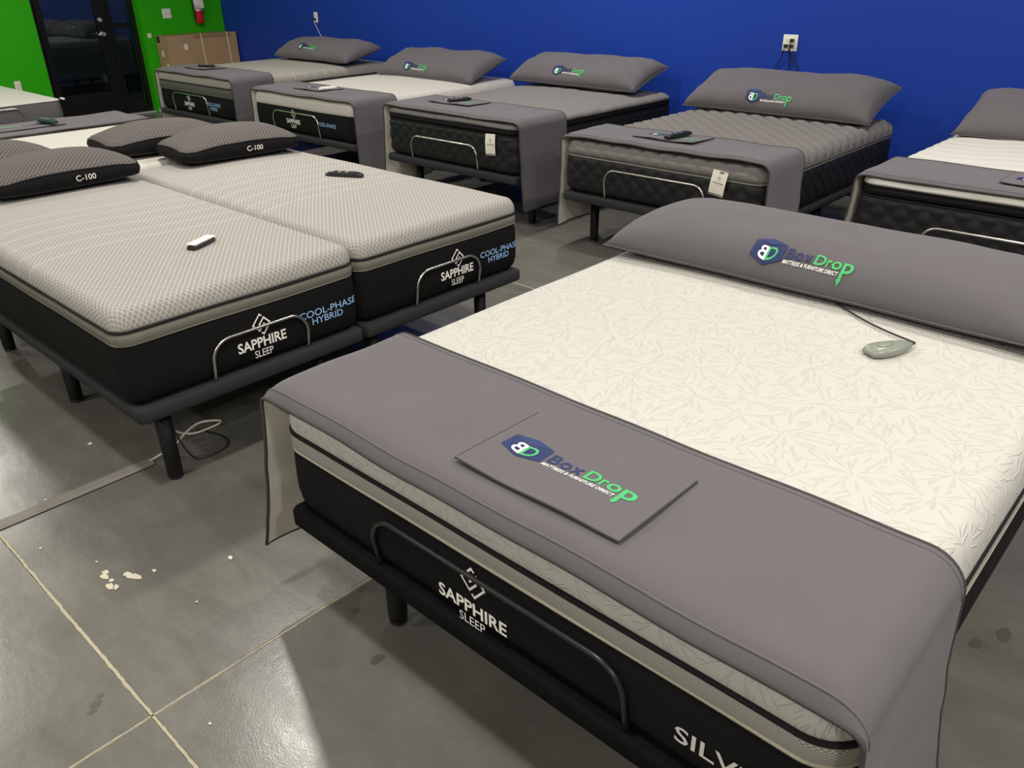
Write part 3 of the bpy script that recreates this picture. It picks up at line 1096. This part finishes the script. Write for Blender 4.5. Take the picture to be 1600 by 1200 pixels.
# dried specks of paint and dark scuffs on the slabs
flk = [(-2.34, .594, .018), (-2.321, .582, .022), (-2.261, .574, .02), (-2.282, .59, .012), (-2.279, .635, .018), (-2.26, .637, .02), (-2.238, .65, .02), (-2.227, .702, .012), (-2.103, .899, .013), (-2.407, .596, .006), (-2.238, .585, .014), (-3.178, .893, .014), (-1.99, .72, .005), (-1.55, .52, .006), (-2.62, .50, .006), (-2.9, .62, .006), (-1.1, .33, .006)]
for k, (x, y, r) in enumerate(flk):
    n = 9
    V = [(x + r * 1.3 * math.cos(2 * PI * i / n) * random.uniform(.35, 1.0), y + r * 0.7 * math.sin(2 * PI * i / n) * random.uniform(.6, 1.0), 0.0012 + 0.0002 * k) for i in range(n)]
    mesh_obj('paint_fleck', V, [tuple(range(n))], 'paint_fleck', floor)
for (x, y, r) in [(-1.404, .943, .022), (-.15, 2.19, .03), (-.2, 2.10, .025), (-1.832, .351, .016), (-1.815, .335, .012), (-1.85, .37, .01), (-1.60, 1.02, .012)]:
    n = 12
    V = [(x + r * 0.8 * math.cos(2 * PI * i / n) * random.uniform(.7, 1.0), y + r * 1.2 * math.sin(2 * PI * i / n) * random.uniform(.7, 1.0), 0.0010) for i in range(n)]
    mesh_obj('scuff', V, [tuple(range(n))], 'floor_stain', floor)

H = CEIL
o = struct(box('wall_back', XD - 0.3, XR + 0.2, YB, YB + 0.15, 0, H, 'blue_paint')); tag(o, 'bright royal blue painted wall behind the row of beds', 'wall')
DY0, DY1 = 3.905, 5.188
DH = 2.32
bm = bmesh.new()
add_box(bm, XW - 0.4, XW, YF, DY0, 0, H)
add_box(bm, XW - 0.4, XW, DY1, YB, 0, H)
add_box(bm, XW - 0.4, XW, DY0, DY1, DH, H)
o = struct(bm_obj('wall_left', bm, 'green_paint')); tag(o, 'vivid green painted wall around the dark glass door', 'wall')
o = struct(box('wall_right', XR, XR + 0.15, YF, YB, 0, H, 'white_paint')); tag(o, 'plain white wall right of the showroom', 'wall')
o = struct(box('wall_front', XD - 0.3, XR + 0.2, YF - 0.15, YF, 0, H, 'white_paint')); tag(o, 'plain white wall opposite the blue wall', 'wall')
o = struct(box('ceiling', XD - 0.3, XR + 0.2, YF - 0.15, YB + 0.15, H, H + 0.12, 'ceiling_white')); tag(o, 'plain white showroom ceiling', 'ceiling')
o = struct(box('baseboard_left', XW, XW + 0.012, DY1 + 0.005, YB, 0.0, 0.05, 'baseboard_grey', None, 0.003)); tag(o, 'thin grey skirting under the green wall', 'baseboard')
o = struct(box('baseboard_back', XW + 0.02, XR, YB - 0.012, YB, 0, 0.08, 'baseboard_grey', None, 0.003)); tag(o, 'thin grey skirting under the blue wall', 'baseboard')
# pavement outside the door
o = struct(box('pavement', XD - 5, XW - 0.4, 1.0, 9.0, -0.12, -0.02, 'asphalt')); tag(o, 'dark pavement outside the glass door', 'ground')

# glass door with side light
door = struct(thing('door_1', 'black framed glass door with side light and lever handle', 'door', (XD, 0, 0)))
def fr(name, y0, y1, z0, z1, d0=-0.03, d1=0.03, par=door, mat='black_aluminium'):
    return box(name, d0, d1, y0, y1, z0, z1, mat, par, 0.003, 1)
fr('jamb', DY0, 3.975, 0, DH - 0.002); fr('jamb', 5.135, DY1, 0, DH - 0.002); fr('mullion', 4.83, 4.885, 0, DH - 0.002)
fr('head', 3.975, 5.135, DH - 0.07, DH - 0.002)
fr('side_light_sill', 4.885, 5.135, 0, 0.075); fr('side_light_rail', 4.885, 5.135, 1.07, 1.115)
pn = fr('side_light_pane', 4.885, 5.135, 0.075, 1.07, -0.004, 0.004, mat='door_glass')
fr('side_light_pane', 4.885, 5.135, 1.115, DH - 0.07, -0.004, 0.004, mat='door_glass')
leaf = fr('door_leaf', 3.98, 4.825, 0.012, 0.315)
fr('stile', 3.98, 4.06, 0.315, 2.16, par=leaf); fr('stile', 4.685, 4.825, 0.315, 2.16, par=leaf); fr('top_rail', 4.06, 4.685, 2.06, 2.16, par=leaf)
fr('pane', 4.06, 4.685, 0.315, 2.06, -0.004, 0.004, par=leaf, mat='door_glass')
lathe('deadbolt', [(0.030, 0.0), (0.030, 0.012), (0.024, 0.022), (0.020, 0.034)], 'chrome', leaf, 20, 'X', (0.03, 4.727, 1.169))
hd = lathe('lever_handle', [(0.034, 0.0), (0.034, 0.010), (0.018, 0.018), (0.014, 0.05), (0.022, 0.056), (0.022, 0.066)], 'chrome', leaf, 20, 'X', (0.03, 4.720, 1.005))
tube('lever', smooth_path([(0.06, 0.0, 0.0), (0.064, -0.035, 0.002), (0.06, -0.075, -0.006)], 4), 0.008, 'chrome', hd, 8)
box('threshold', -0.08, 0.12, DY0, DY1, 0.0, 0.014, 'baseboard_grey', door, 0.004, 1)

# ceiling lamps: trim ring, lens and the lamp itself
names = ['above the split bed', 'above the nearest bed foot', 'above the nearest bed head', 'above the middle of the blue wall row', 'over the aisle by the white knit bed', 'left of the split bed', 'over the far left bed', 'behind the photographer left', 'behind the photographer', 'over the aisle right of the nearest bed', 'behind the photographer right', 'right of the blue wall row', 'over the floor right of the nearest bed foot']
for (x, y), nm in zip(LAMPS, names):
    t = thing('ceiling_light', 'round white recessed ceiling light ' + nm, 'light', (x, y, CEIL), 0, 'recessed ceiling lights')
    lathe('trim_ring', [(0.16, 0.0), (0.16, -0.010), (0.135, -0.014), (0.125, 0.0)], 'white_paint', t, 24)
    lathe('lens', [(0.124, -0.002), (0.124, -0.006)], 'lamp_lens', t, 24)
    ld = bpy.data.lights.new('lamp', 'AREA')
    ld.shape = 'DISK'; ld.size = 0.24
    ld.energy = LAMP_W; ld.color = LAMP_COL
    lo = bpy.data.objects.new('lamp', ld)
    COL.objects.link(lo)
    lo.parent = t
    lo.location = (0, 0, -0.02)

# =================================================================== THE NEAREST BED
FX, FY, FW, FL = -0.948, 0.93, 1.524, 2.03
bed_base('black adjustable bed base under the nearest white bed', (FX, FY, 0), 0, FW - 0.03, FL - 0.01, 'deck_black', (-0.374, 0.365, 0.548), 'black_steel', 0.22, (0.15, 1.0, 1.85))
m = thing('mattress', 'white starburst knit mattress with grey mesh band, nearest the camera', 'mattress', (FX, FY, 0), 0, 'mattresses')
build_mattress(m, FW, FL, DECK_T, 0.762, 0.640, 'starburst_knit',
               [(0.634, 0.588, 'mesh_band', 'mesh_band', None, 4), (0.585, DECK_T, 'border_black', 'border', None, 8)],
               [(0.637, 0.0062, 'piping_black', 0.004), (0.587, 0.0045, 'rope_cream', 0.004)], re=0.055, rc=0.03, step=0.03, seed=1)
brand_print(m, -0.149, 0.061, 0.434, 0.036, -0.037, 0.526, 0.037)
foot_text(m, *fit('SILVER', 0.472, 0.672, 0.462, 0.500, 0.01), 'ink_silver', 'range_lettering')
foot_throw('large grey throw with logo flap across the nearest white bed', (FX, FY, 0), 0, FW, 0.768, -0.028, 0.415, 0.20, 0.14, 0.095, 0.05,
           flap=(-0.122, 0.298, 0.040, 0.305, -0.010, -0.005), seed=2, wave=0.006, flap_lift=0.004, dip=0.045, r=0.07)
long_pillow('long grey logo pillow lying flat on the nearest white bed', (-1.00, 2.605, 0.800), math.radians(2), math.radians(0.6), 1.42, 0.53, 0.25, (0.01, -0.205, 0.97), seed=3, wr=0.8, sag=0.30)
t = thing('wired_remote', 'sage grey oval wired remote on the nearest white bed', 'remote', (-0.605, 2.135, 0.763), math.radians(62))
V, F = [], []
n = 24
prof = [(0.90, 0.0), (1.0, 0.006), (1.0, 0.013), (0.9, 0.020), (0.55, 0.0245), (0.0, 0.0255)]
for (k, z) in prof:
    for i in range(n):
        a = 2 * PI * i / n
        x = 0.080 * math.cos(a); y = 0.032 * math.sin(a) * (1 - 0.28 * math.cos(a))
        x = max(x, -0.068)
        V.append((x * k, y * k, z))
for r in range(len(prof) - 1):
    for i in range(n):
        F.append((r * n + i, r * n + (i + 1) % n, (r + 1) * n + (i + 1) % n, (r + 1) * n + i))
F.append(tuple(reversed(range(n))))
mesh_obj('shell', V, F, 'sage_plastic', t, True)
lathe('button_pad', [(0.016, 0.0), (0.016, 0.002), (0.011, 0.0035)], 'sage_plastic', t, 18, loc=(-0.012, 0, 0.0242)).scale = (1.6, 0.9, 1)
tube('cord', smooth_path([(0.078, 0.0, 0.010), (0.094, 0.004, 0.010), (0.100, 0.030, 0.006), (0.088, 0.105, 0.006), (0.085, 0.20, 0.006), (0.10, 0.33, 0.006)], 8), 0.0028, 'cord_black', t, 8)

# =================================================================== THE SPLIT BED (foot towards +x)
RZ = math.radians(90)
KX = -2.545
tw = 0.965
for k, (cyy, nm, bx0, bx1) in enumerate([(1.3525, 'left', -0.178, 0.217), (2.3175, 'right', -0.188, 0.194)]):
    bed_base(('charcoal adjustable base under the left half of the split bed' if k == 0 else 'charcoal adjustable base under the right half of the split bed'),
             (KX, cyy, 0), RZ, tw - 0.015, FL - 0.01, 'deck_charcoal', (bx0, bx1, 0.543), 'steel', 0.135, (0.145, 1.06, 1.89))
    m = thing('mattress', 'grey lozenge knit mattress on the %s half of the split bed' % nm, 'mattress', (KX, cyy, 0), RZ, 'mattresses')
    build_mattress(m, tw - 0.004, FL, DECK_T, 0.755, 0.668, 'lozenge_knit',
                   [(0.662, 0.622, 'band_olive', 'band', None, 4), (0.619, DECK_T, 'border_black', 'border', None, 8)],
                   [(0.665, 0.0050, 'piping_black', 0.006), (0.620, 0.0030, 'band_olive', 0.005)], re=0.046, rc=0.012, step=0.03, seed=5 + k, crown=0.016)
    if k == 0:
        brand_print(m, -0.078, 0.124, 0.462, 0.040, 0.030, 0.549, 0.038)
        cool_print(m, 0.190, 0.458, 0.508, 0.028)
    else:
        brand_print(m, -0.043, 0.156, 0.466, 0.040, 0.062, 0.549, 0.038)
        cool_print(m, 0.205, 0.460, 0.508, 0.028)
gusset_pillow('brown-grey knitted pillow on the left half of the split bed', (-4.47, 1.455, 0.745), RZ, tx=0.585, seed=1)
gusset_pillow('brown-grey knitted pillow on the right half of the split bed', (-4.47, 2.42, 0.745), RZ + math.radians(-5), tx=0.57, seed=2)
remote('white faced black remote lying on the left split mattress', (-2.955, 1.415, 0.754), math.radians(115), 'black_plastic', 'white_plastic', 0.135, 0.048, 0.020)
remote('black remote lying on the right split mattress', (-3.475, 2.49, 0.754), math.radians(28), 'black_plastic', None, 0.20, 0.050, 0.024)

# cable cover, cords and plug by the near leg of the split bed
cc = thing('cable_cover', 'flat grey floor cable cover beside the split bed', 'cable cover', (0, 0, 0))
bm = bmesh.new()
sec = [(-0.032, 0.0), (-0.018, 0.009), (0.018, 0.009), (0.032, 0.0)]
r0 = [bm.verts.new((-2.862 + a, 1.0, b)) for a, b in sec]; r1 = [bm.verts.new((-2.862 + a - 0.0, -2.2, b)) for a, b in sec]
for i in range(3): bm.faces.new((r0[i], r0[i + 1], r1[i + 1], r1[i]))
bm.faces.new(r0); bm.faces.new(list(reversed(r1))); bm.faces.new((r0[0], r1[0], r1[3], r0[3]))
bm_obj('strip', bm, 'cover_grey', cc)
tube('edge_gap_shade', [(-2.829, 1.0, 0.001), (-2.829, -2.2, 0.001)], 0.0022, 'cord_black', cc, 6)  # black line drawn in for the gap and its shadow along the cover
t = thing('power_cord', 'cream power cord looped behind the near leg of the split bed', 'cord', (0, 0, 0))
tube('cable', smooth_path([(-2.862, 0.99, 0.006), (-2.85, 1.03, 0.02), (-2.80, 1.07, 0.06), (-2.76, 1.11, 0.12), (-2.74, 1.16, 0.15), (-2.73, 1.22, 0.14), (-2.745, 1.25, 0.115), (-2.76, 1.21, 0.10), (-2.78, 1.13, 0.10), (-2.80, 1.06, 0.16), (-2.78, 1.02, 0.30)], 8), 0.0042, 'cord_white', t, 8)
box('plug', -2.80, -2.77, 0.955, 1.0, 0.275, 0.315, 'cord_white', t, 0.006)
t = tag(tube('black_cord', smooth_path([(-2.78, 1.05, 0.30), (-2.77, 1.08, 0.12), (-2.74, 1.12, 0.01), (-2.72, 1.20, 0.006), (-2.75, 1.27, 0.006), (-2.83, 1.28, 0.006), (-2.95, 1.24, 0.006)], 8), 0.0035, 'cord_black'), 'thin black cord curling on the floor under the split bed', 'cord')

# =================================================================== THE ROW ALONG THE BLUE WALL
dq = diamonds(0.110, 0.098, 0.011)
def row_bed(cx, fy, w, l, label_b, bar, leg_in=0.08):
    return bed_base(label_b, (cx, fy, 0), 0, w + 0.005, l, 'deck_charcoal', bar, 'steel', leg_in, (0.25, l * 0.5, l - 0.25))

# --- grey knit bed by the door
B1, Y1 = -8.29, 4.19
row_bed(B1, Y1, 1.524, 2.03, 'charcoal bed base under the grey knit bed nearest the door', (-0.44, 0.27, 0.578))
m = thing('mattress', 'grey knit mattress with dark grey band nearest the cardboard box', 'mattress', (B1, Y1, 0), 0, 'mattresses')
build_mattress(m, 1.524, 2.03, DECK_T, 0.785, 0.685, 'grey_knit',
               [(0.682, 0.602, 'band_grey', 'band', None, 4), (0.598, DECK_T, 'border_black', 'border', None, 8)],
               [(0.684, 0.005, 'piping_black', 0.003), (0.600, 0.003, 'band_grey', 0.003)], re=0.055, rc=0.03, step=0.04, seed=11)
brand_print(m, -0.215, -0.01, 0.462, 0.040, -0.11, 0.545, 0.036)
cool_print(m, 0.255, 0.515, 0.500, 0.035)
foot_throw('grey throw on the grey knit bed by the cardboard box', (B1, Y1, 0), 0, 1.524, 0.790, 0.0, 0.46, 0.20, 0.20, 0.03, 0.03, flap=(-0.42, 0.0, 0.16, 0.42, 0, 0), seed=12)
long_pillow('long grey logo pillow on the grey knit bed by the cardboard box', (-8.17, 5.78, 0.878), math.radians(13), 0, 1.38, 0.50, 0.25, (-0.08, -0.165, 1.0), seed=13)
remote('black remote on the throw of the grey knit bed', (B1 - 0.20, Y1 + 0.30, 0.812), math.radians(20), 'black_plastic', None, 0.20, 0.05, 0.022)

# --- white wavy knit bed
B2, Y2 = -6.42, 4.20
row_bed(B2, Y2, 1.524, 2.03, 'charcoal bed base under the white wavy knit bed', (-0.43, 0.268, 0.572))
m = thing('mattress', 'white wavy knit mattress with black border by the blue wall', 'mattress', (B2, Y2, 0), 0, 'mattresses')
build_mattress(m, 1.524, 2.03, DECK_T, 0.735, 0.610, 'wave_white', [(0.607, DECK_T, 'border_black', 'border', None, 9)], [], re=0.055, rc=0.03, step=0.04, seed=15)
brand_print(m, -0.222, -0.012, 0.476, 0.040, -0.105, 0.560, 0.036)
cool_print(m, 0.245, 0.515, 0.498, 0.032, False)
foot_throw('grey throw on the white wavy knit bed', (B2, Y2, 0), 0, 1.524, 0.740, 0.0, 0.46, 0.14, 0.10, 0.02, 0.03, flap=(-0.27, 0.15, 0.13, 0.38, 0, 0), seed=16)
long_pillow('long grey logo pillow on the white wavy knit bed', (-6.38, 5.845, 0.825), math.radians(20), 0, 1.38, 0.52, 0.25, (-0.11, -0.195, 1.0), seed=17)
remote('white remote on the throw of the white wavy knit bed', (B2 + 0.11, Y2 + 0.24, 0.762), math.radians(75), 'white_plastic', None, 0.16, 0.045, 0.022)

# --- dark pillow-top bed with hanging tag
B3, Y3 = -4.525, 4.19
row_bed(B3, Y3, 1.385, 1.94, 'charcoal bed base under the black quilted pillow-top bed', (-0.40, 0.312, 0.560))
m = thing('mattress', 'black quilted pillow-top mattress with flat dark grey top and white tag', 'mattress', (B3, Y3, 0), 0, 'mattresses')
build_mattress(m, 1.385, 1.94, DECK_T, 0.760, 0.705, 'top_grey',
               [(0.702, 0.662, 'border_black', 'roll', None, 6), (0.655, DECK_T, 'quilt_black', 'border', dq, 26)],
               [(0.703, 0.005, 'piping_black', 0.003), (0.658, 0.005, 'piping_black', 0.003)], re=0.055, rc=0.03, step=0.014, seed=19, crown=0.016,
               topdisp=lambda x, y: 0.010 * abs(math.sin(PI * (x / 0.17 + 0.5 * math.sin(y * 7)))) ** 0.4 * abs(math.sin(PI * (y / 0.20 + 0.25 * math.sin(x * 9)))) ** 0.4)
hang_tag(m, 0.458, 0.664, 0.095, 0.145, 0.05)
foot_throw('grey throw on the black quilted pillow-top bed', (B3, Y3, 0), 0, 1.385, 0.770, 0.0, 0.50, 0.14, 0.16, 0.03, 0.03, flap=(-0.42, 0.02, 0.20, 0.45, 0, 0), seed=20, gap=0.026)
long_pillow('long grey logo pillow on the black quilted pillow-top bed', (-4.60, 5.92, 0.868), math.radians(17), math.radians(0), 1.38, 0.50, 0.25, (-0.03, -0.175, 1.0), seed=21)
remote('black remote on the throw of the black quilted pillow-top bed', (B3 - 0.20, Y3 + 0.33, 0.792), math.radians(70), 'black_plastic', None, 0.19, 0.05, 0.022)

# --- grey puffed quilt bed with hanging tag
B4, Y4 = -2.668, 4.13
row_bed(B4, Y4, 1.385, 1.905, 'charcoal bed base under the grey puffed quilt bed', (-0.360, 0.345, 0.573), 0.075)
def puff(x, y):
    ry = y / 0.056
    row = math.floor(ry)
    return 0.026 * (abs(math.sin(PI * ry)) ** 0.38) * (abs(math.cos(PI * (x / 0.112 + 0.5 * (row % 2)))) ** 0.38)
m = thing('mattress', 'grey puffed quilt mattress with black diamond quilted sides and white tag', 'mattress', (B4, Y4, 0), 0, 'mattresses')
build_mattress(m, 1.385, 1.905, DECK_T, 0.722, 0.630, 'quilt_grey', [(0.622, DECK_T, 'quilt_black', 'border', dq, 26)],
               [(0.626, 0.0055, 'piping_grey', 0.003)], re=0.052, rc=0.03, step=0.0125, seed=23, topdisp=puff)
hang_tag(m, 0.441, 0.676, 0.094, 0.138, -0.13)
foot_throw('grey throw on the grey puffed quilt bed', (B4, Y4, 0), 0, 1.385, 0.752, 0.0, 0.42, 0.15, 0.14, 0.03, 0.03, flap=(-0.262, 0.158, 0.13, 0.385, 0, 0), seed=24, gap=0.026)
long_pillow('long grey logo pillow on the grey puffed quilt bed', (-2.685, 5.80, 0.848), math.radians(20), math.radians(0), 1.40, 0.52, 0.27, (-0.03, -0.198, 1.0), seed=25)
remote('black remote on the throw of the grey puffed quilt bed', (B4 - 0.01, Y4 + 0.245, 0.776), math.radians(82), 'black_plastic', None, 0.22, 0.05, 0.024)

# --- white pillow-top bed at the right edge
B5, Y5 = -0.790, 4.17
row_bed(B5, Y5, 1.385, 1.94, 'charcoal bed base under the white pillow-top bed at the right', (-0.355, 0.36, 0.558))
m = thing('mattress', 'white pillow-top mattress with black diamond quilted sides at the right edge', 'mattress', (B5, Y5, 0), 0, 'mattresses')
build_mattress(m, 1.385, 1.94, DECK_T, 0.765, 0.712, 'white_knit',
               [(0.709, 0.664, 'border_black', 'roll', None, 6), (0.655, DECK_T, 'quilt_black', 'border', dq, 26)],
               [(0.710, 0.005, 'piping_black', 0.003), (0.659, 0.005, 'piping_black', 0.003)], re=0.055, rc=0.03, step=0.014, seed=27, crown=0.016,
               topdisp=lambda x, y: 0.012 * abs(math.sin(PI * (y / 0.13 + 0.35 * math.sin(x * 11)))) ** 0.45)
foot_throw('grey throw on the white pillow-top bed at the right edge', (B5, Y5, 0), 0, 1.385, 0.772, 0.0, 0.42, 0.15, 0.15, 0.05, 0.03, flap=(-0.10, 0.32, 0.10, 0.36, 0, 0), seed=28, gap=0.026)
long_pillow('long grey logo pillow on the white pillow-top bed at the right edge', (-0.77, 5.70, 0.862), math.radians(20), math.radians(0), 1.38, 0.52, 0.26, (-0.10, -0.16, 1.0), seed=29)
remote('white remote on the throw of the right-hand white pillow-top bed', (B5 + 0.06, Y5 + 0.22, 0.796), math.radians(75), 'white_plastic', None, 0.17, 0.05, 0.022)

# =================================================================== THE FAR LEFT BEDS
RM = math.radians(-90)
WX, WY = -6.63, 1.96
bed_base('charcoal bed base under the plain white bed behind the split bed', (WX, WY, 0), RM, 1.51, 2.02, 'deck_charcoal', (-0.36, 0.36, 0.56), 'steel', 0.15, (0.2, 1.0, 1.85))
m = thing('mattress', 'plain white mattress head to head with the split bed', 'mattress', (WX, WY, 0), RM, 'mattresses')
build_mattress(m, 1.52, 2.03, DECK_T, 0.752, 0.66, 'white_knit', [(0.657, DECK_T, 'side_grey', 'border', None, 8)], [(0.659, 0.004, 'piping_grey', 0.002)], re=0.052, rc=0.03, step=0.05, seed=31)
foot_throw('grey throw at the far end of the plain white bed', (WX, WY, 0), RM, 1.52, 0.758, 0.0, 0.60, 0.20, 0.20, 0.03, 0.03, flap=(-0.22, 0.20, 0.14, 0.40, 0, 0), seed=32)
remote('dark green remote on the throw of the plain white bed', (-6.30, 2.09, 0.784), math.radians(12), 'green_plastic', None, 0.19, 0.055, 0.026)
gusset_pillow('brown-grey knitted pillow on the white bed behind the left split pillow', (-5.00, 1.27, 0.745), RM, text=None, seed=3)
gusset_pillow('brown-grey knitted pillow on the white bed behind the right split pillow', (-4.965, 2.235, 0.745), RM + math.radians(-4), text=None, seed=4)
LX, LY = -8.95, 2.40
bed_base('charcoal bed base under the low white bed at the far left', (LX, LY, 0), RZ, 1.51, 2.02, 'deck_charcoal', (-0.36, 0.37, 0.56), 'steel', 0.15, (0.2, 1.0, 1.85))
m = thing('mattress', 'low white mattress with grey sides at the far left', 'mattress', (LX, LY, 0), RZ, 'mattresses')
build_mattress(m, 1.51, 2.03, DECK_T, 0.612, 0.585, 'white_knit', [(0.582, DECK_T, 'side_grey', 'border', None, 6)], [], re=0.045, rc=0.05, step=0.05, seed=35)
t = tag(box('paper_tag', LX - 0.03, LX + 0.045, 3.145, 3.165, 0.595, 0.612, 'paper', None, 0.003), 'small white tag on the corner of the low white mattress', 'tag')

# =================================================================== WALL FITTINGS AND CARDBOARD BOX
def outlet_plate(label, loc, rz, gang=1, kind='outlet'):
    t = thing('wall_plate', label, 'outlet' if kind == 'outlet' else 'switch', loc, rz)
    w = 0.072 if gang == 1 else 0.118
    box('plate', -w / 2, w / 2, -0.007, 0.0, -0.058, 0.058, 'white_plastic', t, 0.003)
    for g in range(gang):
        cx = 0 if gang == 1 else (-0.023 + 0.046 * g)
        if kind == 'outlet':
            for zz in (-0.020, 0.020):
                s = box('socket', cx - 0.017, cx + 0.017, -0.0095, -0.006, zz - 0.015, zz + 0.015, 'paper', t, 0.003)
                for dx in (-0.006, 0.006):
                    box('slot', cx + dx - 0.0012, cx + dx + 0.0012, -0.0099, -0.009, zz - 0.004, zz + 0.005, 'ink_grey', s)
        else:
            box('toggle_frame', cx - 0.006, cx + 0.006, -0.0085, -0.006, -0.014, 0.014, 'paper', t, 0.001, 1)
            box('toggle', cx - 0.004, cx + 0.004, -0.018, -0.008, -0.002, 0.010, 'ink_pale', t, 0.001, 1)
    return t
outlet_plate('white single outlet on the blue wall above the grey knit bed', (-9.116, YB, 1.182), 0, 1)
outlet_plate('white double outlet on the blue wall above the grey puffed quilt bed', (-2.971, YB, 1.156), 0, 2)
R9 = math.radians(90)
outlet_plate('white light switch plate on the green wall', (XW, 5.557, 1.21), R9, 2, 'switch')
outlet_plate('white outlet low on the green wall left of the door', (XW, 3.535, 0.50), R9, 1)
outlet_plate('white wall plate at the left edge of the green wall', (XW, 3.42, 1.0), R9, 1, 'switch')
def plug_cord(label, p, pts, mat, name='plugged_cord'):
    t = thing(name, label, 'cord', (0, 0, 0))
    box('plug', p[0] - 0.011, p[0] + 0.011, YB - 0.045, YB - 0.0096, p[1] - 0.012, p[1] + 0.012, 'black_plastic', t, 0.004)
    tube('cable', smooth_path(pts, 8), 0.004, mat, t, 8)
plug_cord('pale cord plugged into the single outlet', (-9.116, 1.162), [(-9.116, YB - 0.035, 1.155), (-9.105, YB - 0.04, 1.13), (-9.07, YB - 0.02, 1.03), (-9.02, YB - 0.015, 0.95), (-8.99, YB - 0.015, 0.85), (-8.98, YB - 0.015, 0.60), (-8.95, YB - 0.03, 0.30)], 'cord_white')
for (cx, cz, ex, lab) in [(-2.994, 1.136, -3.07, 'left'), (-2.948, 1.176, -2.955, 'middle'), (-2.948, 1.136, -2.875, 'right')]:
    plug_cord('thin black cord plugged into the double outlet, %s of three' % lab, (cx, cz), [(cx, YB - 0.035, cz - 0.008), (cx - 0.004, YB - 0.045, cz - 0.035), ((cx * 0.7 + ex * 0.3), YB - 0.02, 1.06), (ex, YB - 0.012, 0.93), (ex, YB - 0.012, 0.6), (ex, YB - 0.03, 0.30)], 'cord_black')

t = thing('fire_extinguisher', 'red fire extinguisher with white tag on the green wall', 'fire extinguisher', (XW + 0.075, 5.975, 0))
lathe('cylinder', [(0.050, 1.075), (0.058, 1.085), (0.058, 1.40), (0.045, 1.45), (0.02, 1.475), (0.018, 1.50)], 'red_paint', t, 20)
lathe('valve', [(0.022, 1.495), (0.022, 1.53), (0.014, 1.545)], 'chrome', t, 14)
tube('hose', smooth_path([(0.01, -0.02, 1.52), (0.015, -0.07, 1.50), (0.012, -0.078, 1.35), (0.010, -0.07, 1.20), (0.01, -0.064, 1.12)], 6), 0.009, 'black_plastic', t, 8)
box('lever', -0.012, 0.012, -0.005, 0.10, 1.54, 1.555, 'black_steel', t, 0.003)
lathe('strap_band', [(0.061, 1.225), (0.061, 1.243)], 'chrome', t, 20)
box('inspection_tag', 0.064, 0.066, -0.012, 0.052, 1.262, 1.36, 'paper', t)
lathe('nameplate', [(0.0590, 1.238), (0.0590, 1.40)], 'ink_silver', t, 20)
box('bracket', -0.075, -0.058, -0.03, 0.03, 1.10, 1.48, 'black_steel', t, 0.003)

bx = thing('cardboard_box', 'large flat cardboard box with pale straps leaning on the green wall', 'box', (0, 0, 0))
b = box('carton', -11.31, -11.00, 5.33, 6.335, 0.0, 0.955, 'cardboard', bx, 0.006, 2)
box('top_flap', -11.30, -11.01, 5.34, 6.33, 0.955, 0.960, 'brown_tape', bx)
for yy in (5.80, 6.18):
    pts = [(-11.313, yy, 0.02), (-11.313, yy, 0.955), (-11.305, yy, 0.966), (-11.01, yy + 0.01, 0.966), (-10.996, yy + 0.01, 0.955), (-10.996, yy + 0.04, 0.02)]
    V, F = [], []
    for p in pts: V += [(p[0], p[1] - 0.008, p[2]), (p[0], p[1] + 0.008, p[2])]
    F = [(2 * i, 2 * i + 1, 2 * i + 3, 2 * i + 2) for i in range(len(pts) - 1)]
    mesh_obj('strap', V, F, 'strap', bx)
box('shipping_label', -10.999, -10.997, 5.55, 5.60, 0.78, 0.85, 'paper', bx)
box('end_label', -11.20, -11.15, 5.327, 5.329, 0.70, 0.77, 'paper', bx)
box('end_label', -11.12, -11.06, 5.327, 5.329, 0.56, 0.62, 'paper', bx)
box('corner_tape', -11.28, -11.20, 5.327, 5.3295, 0.87, 0.95, 'tape_dark', bx)
box('seam_tape', -11.003, -10.9985, 5.70, 6.25, 0.905, 0.95, 'brown_tape', bx)
tag(box('paper_scrap', XW + 0.001, XW + 0.003, 5.24, 5.29, 0.93, 0.985, 'paper'), 'small white paper scrap on the green wall left of the carton', 'paper')

bpy.context.view_layer.update()
